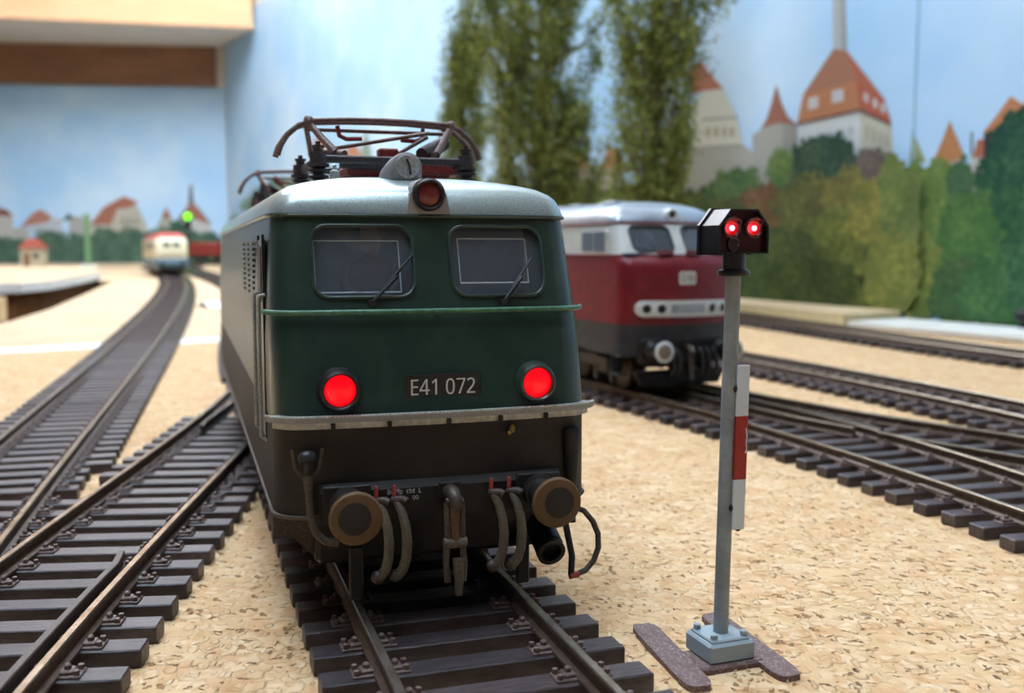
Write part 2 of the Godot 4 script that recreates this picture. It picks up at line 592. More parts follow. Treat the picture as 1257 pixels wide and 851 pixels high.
func _ready() -> void:
	rng.seed = 5
	# ---- camera
	var cam := Camera3D.new()
	cam.name = "camera"
	add_child(cam)
	cam.position = Vector3(0, 80, 0) * MM
	cam.rotation.x = -atan(119.5 / 1250.0)
	cam.near = 0.02
	cam.far = 30.0
	var lens := CameraAttributesPhysical.new()
	lens.frustum_focal_length = 35.25
	lens.frustum_focus_distance = 0.212
	lens.exposure_aperture = 21.0
	cam.attributes = lens
	cam.fov = 37.59
	cam.current = true
	# ---- sky and exposure
	var env := Environment.new()
	env.background_mode = Environment.BG_SKY
	var sky := ProceduralSkyMaterial.new()
	sky.sky_top_color = Color(0.75, 0.83, 0.93)
	sky.sky_horizon_color = Color(0.88, 0.91, 0.95)
	sky.ground_horizon_color = Color(0.6, 0.6, 0.58)
	sky.ground_bottom_color = Color(0.4, 0.4, 0.38)
	sky.sky_energy_multiplier = 3.0
	env.sky = Sky.new()
	env.sky.sky_material = sky
	env.tonemap_mode = Environment.TONE_MAPPER_LINEAR
	env.tonemap_exposure = 1.12
	env.sdfgi_enabled = true
	env.ssao_enabled = true
	env.ssil_enabled = true
	var we := WorldEnvironment.new()
	we.name = "world"
	we.environment = env
	add_child(we)
	# ---- daylight through the roof window and through the window behind the camera
	daylight(Vector3(-560, 1420, -1950), Vector3(-90, 0, 0), Vector2(1.1, 1.3), 2.4, Color(1.0, 0.985, 0.96))
	daylight(Vector3(-250, 1420, -150), Vector3(-90, 0, 0), Vector2(0.9, 1.2), 0.66, Color(0.93, 0.97, 1.0))
	materials()
	room()
	table()
	tracks()
	green_locomotive()
	red_locomotive()
	dwarf_signal()
	poplars()
	backdrop()
	far_things()
	small_things()


func daylight(at: Vector3, turn: Vector3, size: Vector2, energy: float, c: Color) -> void:
	var l := AreaLight3D.new()
	l.name = "daylight"
	add_child(l, true)
	l.position = at * MM
	l.rotation_degrees = turn
	l.area_size = size
	l.light_energy = energy
	l.light_color = c
	l.shadow_enabled = true
	l.area_range = 12.0


func small_light(at: Vector3, size: float, energy: float, c: Color, parent: Node3D) -> void:
	var l := AreaLight3D.new()
	l.name = "lamp_light"
	parent.add_child(l, true)
	l.position = at * MM
	l.rotation.y = PI
	l.area_size = Vector2(size, size) * MM
	l.light_energy = energy
	l.light_color = c
	l.shadow_enabled = true
	l.area_range = 5.0


# ---------------------------------------------------------------- the room
func wall_x(d: float) -> float:
	return 1041.0 - 0.6 * d


func upright(a: Vector2, b: Vector2, y0: float, y1: float, thick: float) -> Shape:
	var s := Shape.new()
	var d := (b - a).normalized()
	var n := Vector2(-d.y, d.x) * thick
	var foot := [a, b, b + n, a + n]
	var lo := []
	var hi := []
	for p in foot:
		lo.append(Vector3(p.x, y0, p.y))
		hi.append(Vector3(p.x, y1, p.y))
	return s.loft([lo, hi])


func room() -> void:
	var corner := Vector2(-887, -3216)
	var near_right := Vector2(1941, 1500)
	var near_left := Vector2(-2600, 1500)
	var far_left := Vector2(-2600, -3045)
	structure("wall_right", "pale wall behind the castle backdrop", "wall", upright(corner + Vector2(-70, -117), near_right, -900, 1500, -90), M.plaster)
	structure("wall_back", "pale plaster wall behind the sky backdrop at the far end", "wall", upright(far_left, corner + Vector2(0, 0), -900, 1500, -90), M.plaster)
	structure("wall_left", "slate blue wall beyond the raised board", "wall", upright(near_left, far_left, -900, 1500, -90), M.dim_wall)
	structure("wall_front", "slate blue wall facing the far backdrop", "wall", upright(near_right, near_left, -900, 1500, -90), M.dim_wall)
	structure("floor", "brown wooden floor under the layout table", "floor", Shape.new().box(Vector3(-330, -940, -850), Vector3(4800, 80, 5000)), M.floorboards)
	# ceiling with two openings
	var c := Shape.new()
	var xs := [-2700.0, -1120.0, -700.0, 0.0, 200.0, 2100.0]
	var zs := [-3400.0, -2600.0, -1100.0, -750.0, 450.0, 1600.0]
	for i in 5:
		for j in 5:
			var x: float = (xs[i] + xs[i + 1]) / 2
			var z: float = (zs[j] + zs[j + 1]) / 2
			var open: bool = (j == 1 and (i == 1 or i == 2)) or (j == 3 and (i == 2 or i == 3))
			if not open:
				c.box(Vector3(x, 1540, z), Vector3(xs[i + 1] - xs[i], 80, zs[j + 1] - zs[j]))
	structure("ceiling", "white plaster ceiling with two roof windows", "ceiling", c, M.plaster)
	for w in [[-560.0, -1850.0, 1120.0, 1500.0], [-250.0, -150.0, 900.0, 1200.0]]:
		var f := Shape.new()
		f.box(Vector3(w[0] - w[2] / 2 + 30, 1530, w[1]), Vector3(60, 100, w[3]), 6)
		f.box(Vector3(w[0] + w[2] / 2 - 30, 1530, w[1]), Vector3(60, 100, w[3]), 6)
		f.box(Vector3(w[0], 1530, w[1] - w[3] / 2 + 30), Vector3(w[2], 100, 60), 6)
		f.box(Vector3(w[0], 1530, w[1] + w[3] / 2 - 30), Vector3(w[2], 100, 60), 6)
		var o := structure("window_%d" % (1 if w[1] < -1000.0 else 2), "roof window over the far end of the table" if w[1] < -1000.0 else "roof window over the near end of the table", "window", f, M.white_paint)
		part("window_pane", Shape.new().box(Vector3(w[0], 1545, w[1]), Vector3(w[2] - 100, 6, w[3] - 100)), M.pane, o)
	# boxed-in beam above the far backdrop: front board, underside, brown board on the wall
	var b := thing("wooden_bulkhead", "orange wooden front board of the boxed beam over the far backdrop", "beam")
	var l0 := Vector2(-2600, -2540)
	var l1 := Vector2(wall_x(2915) - 16.0, -2915)
	part("front_board", upright(l0, l1, 695, 1499, -18), M.orange_wood, b)
	var s := Shape.new()
	var e0 := Vector2(-2598, -3030)
	var e1 := corner + Vector2(-14, 16)
	s.loft([[Vector3(l0.x, 695, l0.y - 18), Vector3(l1.x, 695, l1.y - 18), Vector3(e1.x, 695, e1.y), Vector3(e0.x, 695, e0.y)], [Vector3(l0.x, 710, l0.y - 18), Vector3(l1.x, 710, l1.y - 18), Vector3(e1.x, 710, e1.y), Vector3(e0.x, 710, e0.y)]])
	part("underside", s, M.soffit, b)
	part("back_board", upright(e0 + Vector2(0, 2), e1 + Vector2(-8, 2), 578, 694, 22), M.beam_wood, b)
	part("end_board", upright(Vector2(-1600, -2706), Vector2(-1378, -2738), 650, 700, -18), M.orange_wood, b)


# ---------------------------------------------------------------- the table
func ground_strip(s: Shape, left: Callable, right: Callable, z0: float, z1: float, lift := 0.0, thick := 18.0) -> void:
	var n := maxi(1, ceili(absf(z1 - z0) / 25.0))
	for i in n:
		var a := lerpf(z0, z1, float(i) / n)
		var b := lerpf(z0, z1, float(i + 1) / n)
		var xa: float = left.call(a)
		var xb: float = left.call(b)
		var ya: float = right.call(a)
		var yb: float = right.call(b)
		if ya <= xa and yb <= xb:
			continue
		ya = maxf(ya, xa)
		yb = maxf(yb, xb)
		var ha := rise(-a) + lift
		var hb := rise(-b) + lift
		s.quad_out(Vector3(xa, ha, a), Vector3(ya, ha, a), Vector3(yb, hb, b), Vector3(xb, hb, b), Vector3((xa + ya) / 2, ha - 50, a))
		s.quad_out(Vector3(xa, ha, a), Vector3(xb, hb, b), Vector3(xb, hb - thick, b), Vector3(xa, ha - thick, a), Vector3(xa + 50, ha, a))
		s.quad_out(Vector3(ya, ha, a), Vector3(yb, hb, b), Vector3(yb, hb - thick, b), Vector3(ya, ha - thick, a), Vector3(ya - 50, ha, a))
		s.quad_out(Vector3(xa, ha - thick, a), Vector3(ya, ha - thick, a), Vector3(yb, hb - thick, b), Vector3(xb, hb - thick, b), Vector3((xa + ya) / 2, ha + 50, a))
		if i == 0:
			s.quad_out(Vector3(xa, ha, a), Vector3(ya, ha, a), Vector3(ya, ha - thick, a), Vector3(xa, ha - thick, a), Vector3((xa + ya) / 2, ha, a - signf(a - b) * 50))


# the joint between the cork board and the pale far boards runs slantwise
func joint_x(z: float) -> float:
	return -387.0 + (-766.0 - z) / 0.64


const HOLE := [[-1032.0, -516.0], [-1223.0, -557.0], [-1499.0, -633.0], [-1740.0, -702.0], [-1967.0, -768.0]]


func hole_x(z: float) -> float:
	for i in HOLE.size() - 1:
		if z <= HOLE[i][0] and z >= HOLE[i + 1][0]:
			return lerpf(HOLE[i][1], HOLE[i + 1][1], (z - HOLE[i][0]) / (HOLE[i + 1][0] - HOLE[i][0]))
	return -1700.0


func table() -> void:
	var left := func(_z): return -1700.0
	var right := func(z): return wall_x(-z) - 14.0
	var t := thing("layout_table", "layout table topped with tan cork, tracks laid on it", "table")
	var s := Shape.new()
	ground_strip(s, left, right, 420, -60)
	ground_strip(s, left, right, -60, -600)
	ground_strip(s, func(z): return maxf(-1700.0, joint_x(z)), right, -600, -1500)
	part("cork_top", s, M.cork, t)
	for p in [Vector3(-1500, 0, 300), Vector3(1000, 0, 300), Vector3(-1500, 0, -540), Vector3(380, 0, -700)]:
		part("leg", Shape.new().box(Vector3(p.x, -460, p.z), Vector3(60, 880, 60), 4), M.ply, t)
	part("joint_strip", joint_strip(), M.white_paint, t)
	t = thing("far_board", "bare pale wooden board at the far end beyond the white strip", "table")
	s = Shape.new()
	var far_right := func(z): return minf(joint_x(z) - 62.2, wall_x(-z) - 14.0)
	ground_strip(s, left, far_right, -600, -1032, 0.0, 30.0)
	ground_strip(s, hole_x, far_right, -1032.1, -1966.9, 0.0, 30.0)
	ground_strip(s, func(z): return maxf(-1700.0, -875.0 - (z + 3205.0) / 0.0998), func(z): return far_right.call(z), -1967.1, -3195, 0.0, 30.0)
	part("board_top", s, M.board, t)
	for p in [Vector3(-1500, 0, -3000), Vector3(-900, 0, -2200), Vector3(-1500, 0, -950)]:
		part("leg", Shape.new().box(Vector3(p.x, -465, p.z), Vector3(60, 870, 60), 4), M.ply, t)
	# raised board with a rounded white edge over a dark opening
	t = thing("raised_board", "raised pale board with a white edge over a brown opening", "board")
	var edge := PackedVector2Array()
	for p in [Vector2(-1690, -1380), Vector2(-900, -1415), Vector2(-770, -1445), Vector2(-716, -1490), Vector2(-706, -1560), Vector2(-722, -1660), Vector2(-748, -1790), Vector2(-778, -1930), Vector2(-830, -2050), Vector2(-930, -2140), Vector2(-1100, -2180), Vector2(-1690, -2200)]:
		edge.append(p)
	var lo := []
	var hi := []
	var rim := []
	for p in edge:
		var y := rise(-p.y)
		lo.append(Vector3(p.x, y + 5, p.y))
		rim.append(Vector3(p.x, y + 19, p.y))
		var q := (p - Vector2(-1200, -1780)) * 0.985 + Vector2(-1200, -1780)
		hi.append(Vector3(q.x, y + 22, q.y))
	part("edge", Shape.new().loft([lo, rim], true, false), M.white_paint, t)
	part("top", Shape.new().loft([rim, hi], true, true), M.board, t)
	s = Shape.new()
	for i in edge.size() - 1:
		if edge[i + 1].y < -1935.0:
			break
		var a := (edge[i] - Vector2(-1200, -1780)) * 0.97 + Vector2(-1200, -1780)
		var b := (edge[i + 1] - Vector2(-1200, -1780)) * 0.97 + Vector2(-1200, -1780)
		s.quad_out(Vector3(a.x, rise(-a.y) + 6, a.y), Vector3(b.x, rise(-b.y) + 6, b.y), Vector3(b.x, -180, b.y), Vector3(a.x, -180, a.y), Vector3(-1200, 0, -1780))
	part("inner_panel", s, M.brown_wood, t)
	part("tray", Shape.new().box(Vector3(-1050, -185, -1520), Vector3(1300, 10, 1040)), M.brown_wood, t)
	part("end_post", Shape.new().box(Vector3(-525.5, -4, -1043), Vector3(10, 70, 12), 1), M.ply, t)
	# boards against the wall on the right
	t = thing("plywood_board", "thick plywood board lying along the backdrop behind the tracks", "board")
	strip_on_wall(t, 1052, 1400, 96, 40, 0.8, 11.5, M.ply, M.ply_edge)
	t = thing("white_board", "thin white board lying along the backdrop near the edge", "board")
	strip_on_wall(t, 560, 1052, 92, 92, 0.6, 4.2, M.white_board, M.white_board)


func joint_strip() -> Shape:
	var s := Shape.new()
	ground_strip(s, func(z): return maxf(-1700.0, joint_x(z) - 62.0), func(z): return minf(joint_x(z) - 0.2, wall_x(-z) - 14.0), -600, -1430, 0.5, 20.0)
	return s


func strip_on_wall(t: Node3D, d0: float, d1: float, width: float, far_width: float, y0: float, y1: float, top: Material, side: Material) -> void:
	var n := Vector2(-0.8575, 0.5145)
	var lo := []
	var hi := []
	for q in [[d0 + 1.0, 11.0], [d1 - 1.0, 11.0], [d1 - 1.0, far_width], [d0 + 1.0, width]]:
		var p = Vector2(wall_x(q[0]), -q[0]) + n * q[1]
		lo.append(Vector3(p.x, rise(-p.y) + y0, p.y))
		hi.append(Vector3(p.x, rise(-p.y) + y1, p.y))
	part("edge", Shape.new().loft([lo, hi], true, false), side, t)
	var c := Vector3.ZERO
	for p in hi:
		c += p / 4.0
	var up := []
	for p in hi:
		up.append(p + (c - p).normalized() * 1.5 + Vector3(0, 0.4, 0))
	part("top", Shape.new().loft([hi, up], true, true), top, t)


# ---------------------------------------------------------------- tracks
const RAIL_C := [56.47, 359.01, 740.97, 881.82, 190.62]
const RAIL_A := [15.47, 28.56, 290.13, -72.43]
const RAIL_B := [514.31, 486.09, 228.46, -70.14]
const RAIL_F := [-404.09, -125.06, 259.91]
const RAIL_G := [338.26, 592.94]
const RAIL_D1 := [-484.89, -36.5, 168.83]
const RAIL_X := [-826.51, -365.43, 133.12]
const RAIL_Y := [1303.03, 1678.51, 606.84]
const RAIL_D4 := [962.87, 1503.09, 636.1]


func side_line(co: Array, off: float, z0: float, z1: float, step := 8.0) -> Array:
	var out := []
	var n := maxi(1, ceili(absf(z1 - z0) / step))
	for i in n + 1:
		var z := lerpf(z0, z1, float(i) / n)
		var s := slope(co, z)
		var k := 1.0 / sqrt(1.0 + s * s)
		out.append(Vector2(poly(co, z) + off * k, z - off * s * k))
	return out


func rail(line: Array, parent: Node3D, called := "rail", low := 0.0) -> void:
	var prof := [Vector2(-1.5, 3.7), Vector2(-1.5, 4.3), Vector2(-0.45, 4.9), Vector2(-0.45, 6.4), Vector2(-0.85, 6.9), Vector2(-0.85, 7.75), Vector2(-0.65, 8.0), Vector2(0.65, 8.0), Vector2(0.85, 7.75), Vector2(0.85, 6.9), Vector2(0.45, 6.4), Vector2(0.45, 4.9), Vector2(1.5, 4.3), Vector2(1.5, 3.7)]
	var side := Shape.new()
	var top := Shape.new()
	var rings := []
	for i in line.size():
		var p: Vector2 = line[i]
		var d: Vector2 = (line[min(i + 1, line.size() - 1)] - line[max(i - 1, 0)]).normalized()
		var n := Vector2(d.y, -d.x)
		var ring := []
		for q in prof:
			ring.append(Vector3(p.x + n.x * q.x, q.y + 0.1 + rise(-p.y) - low, p.y + n.y * q.x))
		rings.append(ring)
	for i in rings.size() - 1:
		var mid := Vector3(line[i].x, 6.0 + rise(-line[i].y), line[i].y)
		for k in prof.size() - 1:
			(top if k >= 5 and k <= 7 else side).quad_out(rings[i][k], rings[i][k + 1], rings[i + 1][k + 1], rings[i + 1][k], mid)
	for e in [0, rings.size() - 1]:
		var inner := Vector3(line[1 if e == 0 else e - 1].x, 6.0, line[1 if e == 0 else e - 1].y)
		for k in 6:
			side.quad_out(rings[e][k], rings[e][k + 1], rings[e][12 - k], rings[e][13 - k], inner)
	side.st.generate_normals()
	top.st.generate_normals()
	var mesh := side.st.commit()
	top.st.commit(mesh)
	mesh.surface_set_material(0, M.iron if called == "check_rail" else M.rail_side)
	mesh.surface_set_material(1, M.iron if called == "check_rail" else M.rail_top)
	part_mesh(called, mesh, parent)


var sleeper_meshes := {}
var chair_mesh: ArrayMesh


func sleeper(parent: Node3D, a: Vector2, b: Vector2, rails: Array, chairs := true) -> void:
	var len := snappedf(a.distance_to(b), 2.0)
	var kind := rng.randi() % 3
	var key := "%d_%d" % [int(len), kind]
	if not sleeper_meshes.has(key):
		var s := Shape.new().box(Vector3(0, 1.8, 0), Vector3(len, 3.6, 6.2), 0.28)
		sleeper_meshes[key] = s.done([M.sleeper, M.sleeper2, M.sleeper3][kind])
	var o := part_mesh("sleeper", sleeper_meshes[key], parent)
	var mid := (a + b) / 2
	var d := (b - a).normalized()
	o.position = Vector3(mid.x, rise(-mid.y) + (0.1 if mid.y > -500.0 else 0.35), mid.y) * MM
	o.rotation.y = atan2(-d.y, d.x) + rng.randf_range(-0.012, 0.012)
	if not chairs:
		return
	if chair_mesh == null:
		var s := Shape.new()
		s.box(Vector3(0, 3.8, 0), Vector3(10.6, 0.6, 4.4), 0.15)
		for k in [-1.0, 1.0]:
			s.box(Vector3(2.6 * k, 4.35, 0), Vector3(2.5, 0.9, 2.9), 0.25)
			s.lathe([Vector2(0.7, 4.7), Vector2(0.7, 5.5), Vector2(0.35, 5.8), Vector2(0, 5.8)], 6, Transform3D(Basis(), Vector3(2.6 * k, 0, 0)))
			s.lathe([Vector2(0.6, 4.0), Vector2(0.6, 5.0), Vector2(0, 5.2)], 6, Transform3D(Basis(), Vector3(4.5 * k, 0, 1.4)))
			s.lathe([Vector2(0.6, 4.0), Vector2(0.6, 5.0), Vector2(0, 5.2)], 6, Transform3D(Basis(), Vector3(4.5 * k, 0, -1.4)))
		chair_mesh = s.done(M.chair)
	for x in rails:
		var c := part_mesh("rail_chair", chair_mesh, o)
		c.position = Vector3(x, 0, 0) * MM


# joined sleepers of the far stretch, too fine to tell apart
func far_sleepers(parent: Node3D, co: Array, z0: float, z1: float, half := 29.0) -> void:
	var s := Shape.new()
	var z := z0
	while z > z1:
		var sl := slope(co, z)
		var d := Vector2(1, -sl).normalized()
		var c := Vector2(poly(co, z), z)
		s.box(Vector3(0, 1.8, 0), Vector3(half * 2, 3.6, 6.2), 0.0, Transform3D(Basis(Vector3.UP, atan2(-d.y, d.x)), Vector3(c.x, rise(-z) + 0.4, z)))
		z -= 13.2 / sqrt(1.0 + sl * sl)
	var o := part("sleepers", s, M.sleeper, parent)
	o.set_meta("kind", "stuff")


func across(co: Array, z: float, lo: float, hi: float) -> Array:
	var s := slope(co, z)
	var d := Vector2(1, -s).normalized()
	var c := Vector2(poly(co, z), z)
	return [c + d * lo, c + d * hi]


# distance along the sleeper from its middle at which it meets a rail line x = co(z)
func meets(a: Vector2, b: Vector2, co: Array, off := 0.0) -> float:
	var t := 0.5
	for i in 12:
		var p := a.lerp(b, t)
		var s := slope(co, p.y)
		var want := poly(co, p.y) + off * sqrt(1.0 + s * s)
		t += (want - p.x) / ((b.x - a.x) if absf(b.x - a.x) > 1.0 else 1.0) * 0.8
	return (t - 0.5) * a.distance_to(b)


func tracks() -> void:
	# the straight track under the green locomotive: sleeper frame starts at (-6.75, -180.5), turned 0.3105
	var yaw := 0.3105
	var fwd := Vector2(sin(yaw), cos(yaw))
	var rt := Vector2(cos(yaw), -sin(yaw))
	var o0 := Vector2(-6.75, -180.5)
	var t := thing("railway_track", "straight dark track under the green electric locomotive", "track")
	var along := func(off: float, za: float, zb: float) -> Array:
		var out := []
		var n := ceili(absf(zb - za) / 40.0)
		for i in n + 1:
			out.append(o0 + rt * off + fwd * lerpf(za, zb, float(i) / n))
		return out
	rail(along.call(-17.0, 150, -400) + side_line(RAIL_C, -17.0, -575, -2900, 30), t)
	rail(along.call(17.0, 150, -400) + side_line(RAIL_C, 17.0, -575, -2900, 30), t)
	for k in range(-11, 34):
		var c := o0 + fwd * (-12.93 * k - 3.1) + rt * 1.1
		sleeper(t, c - rt * 29.2, c + rt * 29.2, [-18.1, 15.9], k < 12)
	far_sleepers(t, RAIL_C, -612, -2880)
	# turnout on the left, merging with that track
	t = thing("turnout_track", "dark turnout curving in behind the green locomotive, check rail inside", "track")
	var g := 15.6
	rail(side_line(RAIL_B, -g, -205, -566), t)
	rail(side_line(RAIL_B, g, -120, -440), t)
	var chk := side_line(RAIL_B, g - 4.2, -120, -218)
	chk.append(Vector2(-91.6, -229))
	chk.append(Vector2(-93.9, -239))
	rail(chk, t, "check_rail", 0.2)
	rail([Vector2(-127.6, -414), Vector2(-129.4, -424), Vector2(-131.4, -452), Vector2(-134.6, -500), Vector2(-140, -540)], t, "check_rail", 0.2)
	var z := -136.0
	while z > -470.0:
		var lo := -g - 12.6
		if z > -306.0:
			lo = -g - 74.0
		elif z > -342.0:
			lo = -g - 7.0
		var hi := g + 12.6
		if z < -375.0:
			hi = g + 7.0
		var e := across(RAIL_B, z, lo, hi)
		var offs := [meets(e[0], e[1], RAIL_B, -g), meets(e[0], e[1], RAIL_B, g)]
		if z > -306.0:
			offs.append(meets(e[0], e[1], RAIL_A, 15.0))
		sleeper(t, e[0], e[1], offs)
		z -= 13.0
	# far left track
	t = thing("railway_track", "long track on the left leading to the cream railcar", "track")
	rail(side_line(RAIL_A, -15.0, -200, -2700, 20), t)
	rail(side_line(RAIL_A, 15.0, -205, -2700, 20), t)
	z = -317.0
	while z > -800.0:
		var e := across(RAIL_A, z, -29.0, 29.0 if z < -345.0 else 23.0)
		sleeper(t, e[0], e[1], [meets(e[0], e[1], RAIL_A, -15.0), meets(e[0], e[1], RAIL_A, 15.0)], z > -600.0)
		z -= 12.6
	far_sleepers(t, RAIL_A, -806, -2700)
	# turnout on the right
	t = thing("turnout_track", "dark turnout behind the signal, leading under the red locomotive", "track")
	var beyond := func(line: Array, n: int) -> Array:
		var d: Vector2 = (line[-1] - line[-2]).normalized()
		for i in n:
			line.append(line[-1] + d * 25.0)
		return line
	rail(beyond.call(side_line(RAIL_D1, 0, -180, -545), 14), t)
	rail(beyond.call(side_line(RAIL_X, 0, -240, -392), 0), t)
	rail(beyond.call(side_line(RAIL_X, 0, -401, -530), 12), t)
	rail(side_line(RAIL_Y, 0, -290, -398), t)
	rail(side_line(RAIL_Y, 0, -408, -560), t)
	rail(side_line(RAIL_D4, 0, -300, -566), t)
	var wing := side_line(RAIL_X, 4.2, -405, -436)
	wing.append(Vector2(poly(RAIL_X, -446) + 6.4, -446))
	rail(wing, t, "check_rail", 0.2)
	z = -190.0
	while z > -800.0:
		var far := z < -545.0
		var s := 0.47 if far else slope(RAIL_D1, z) + 0.03
		var c := Vector2(poly(RAIL_D1, maxf(z, -545.0)) + 0.47 * minf(z + 545.0, 0.0), z)
		var d := Vector2(1, -s).normalized()
		var hi := 47.0
		if z > -500.0:
			hi = clampf((poly(RAIL_D4, z) - c.x) * 0.93 + 12.0 - maxf(z + 330.0, 0.0) * 0.2, 47.0, 96.0)
		if z > -285.0:
			hi = 47.0
		hi = minf(hi, (poly(RAIL_F, z) - c.x) * 0.93 - 33.0)
		var a := c - d * 12.2
		var b := c + d * hi
		var offs := [-(hi + 12.2) / 2 + 12.2]
		if z > -500.0:
			for co in [RAIL_X, RAIL_D4, RAIL_Y]:
				var m := meets(a, b, co)
				if absf(m) < (hi + 12.2) / 2 - 4.0:
					var clear := true
					for q in offs:
						clear = clear and absf(q - m) > 8.0
					if clear:
						offs.append(m)
		sleeper(t, a, b, offs, not far)
		z -= 13.2 / sqrt(1.0 + s * s)
	# rail joiners on the near rail
	for q in [-312.0, -352.0]:
		var p := Vector2(poly(RAIL_D1, q), q)
		var s := slope(RAIL_D1, q)
		part("rail_joiner", Shape.new().box(Vector3(0, 4.9, 0), Vector3(3.6, 1.6, 16), 0.3, Transform3D(Basis(Vector3.UP, atan(s)), Vector3(p.x, 0, p.y))), M.chair, t)
	# two tracks in the right background
	t = thing("railway_track", "second track behind the signal, between turnout and wall track", "track")
	rail(side_line(RAIL_F, -15.5, -250, -900, 15), t)
	rail(side_line(RAIL_F, 15.5, -250, -900, 15), t)
	z = -300.0
	while z > -760.0:
		var e := across(RAIL_F, z, -29.0, 29.0)
		sleeper(t, e[0], e[1], [meets(e[0], e[1], RAIL_F, -15.5), meets(e[0], e[1], RAIL_F, 15.5)], z > -640.0)
		var s := slope(RAIL_F, z)
		z -= 13.2 / sqrt(1.0 + s * s)
	t = thing("railway_track", "rearmost track on the right, beside the boards along the backdrop", "track")
	rail(side_line(RAIL_G, -16.5, -500, -1125, 30), t)
	rail(side_line(RAIL_G, 16.5, -500, -1125, 30), t)
	z = -560.0
	while z > -1130.0:
		var e := across(RAIL_G, z, -29.0, 29.0)
		sleeper(t, e[0], e[1], [-16.5, 16.5], false)
		z -= 12.5


# ---------------------------------------------------------------- green electric locomotive
# its own axes: x across, y above the cork, z towards the camera; the buffer beam stands at z = -24
func gz(y: float) -> float:
	if y < 47.0:
		return -24.0
	if y < 62.0:
		return lerpf(-24.0, -27.0, (y - 47.0) / 15.0)
	return lerpf(-27.0, -35.3, (y - 62.0) / 25.0)


func ghw(y: float) -> float:
	return 33.0 if y < 62.0 else lerpf(33.0, 31.8, (y - 62.0) / 25.0)


func g_front(x: float, y: float) -> Vector3:
	return Vector3(x, y, gz(y) - 1.3 * (x / 27.0) * (x / 27.0))


# outline of the body at a height, from the front's right corner round the back to its left corner
func g_ring(y: float, hw: float, z0: float, back: float, grow := 0.0, k := 1.0) -> Array:
	var out := []
	var x0 := 27.0 * k
	for i in 13:
		var x := lerpf(-x0, x0, i / 12.0)
		out.append(Vector3(x, y, z0 - 1.3 * (x / 27.0) * (x / 27.0) + grow))
	for i in range(1, 7):
		var a := PI / 2 * i / 6.0
		out.append(Vector3(x0 + (hw + grow - x0) * sin(a), y, z0 - 1.3 + grow - (7.0 * k + grow) * (1.0 - cos(a))))
	out.append(Vector3(hw + grow, y, lerpf(z0 - 9.0, back, 0.3)))
	out.append(Vector3(hw + grow, y, back + 6.0 * k))
	out.append(Vector3(x0, y, back))
	out.append(Vector3(-x0, y, back))
	out.append(Vector3(-hw - grow, y, back + 6.0 * k))
	out.append(Vector3(-hw - grow, y, lerpf(z0 - 9.0, back, 0.3)))
	for i in range(5, -1, -1):
		var a := PI / 2 * (i + 1) / 6.0
		out.append(Vector3(-x0 - (hw + grow - x0) * sin(a), y, z0 - 1.3 + grow - (7.0 * k + grow) * (1.0 - cos(a))))
	return out


# the stretch of that outline that runs round the nose, from left side to right side
func g_nose(y: float, grow: float, wrap := 6) -> Array:
	var r := g_ring(y, ghw(y), gz(y), -330.0, grow)
	var out := []
	for i in range(wrap):
		out.append(r[r.size() - wrap + i])
	for i in range(13 + wrap):
		out.append(r[i])
	return out


func lettering(text: String, height: float, at: Vector3, m: Material, parent: Node3D, called := "lettering", turn := Vector3.ZERO, depth := 0.15, wide := 1.0) -> void:
	var tm := TextMesh.new()
	var f := SystemFont.new()
	f.font_names = PackedStringArray(["Droid Sans"])
	tm.font = f
	tm.text = text
	tm.font_size = 48
	tm.pixel_size = 0.01
	tm.depth = depth * 0.35 / height
	tm.material = m
	var o := part_mesh(called, tm, parent)
	o.position = at * MM
	o.rotation = turn
	var k := height * MM / 0.35
	o.scale = Vector3(k * wide, k, k)


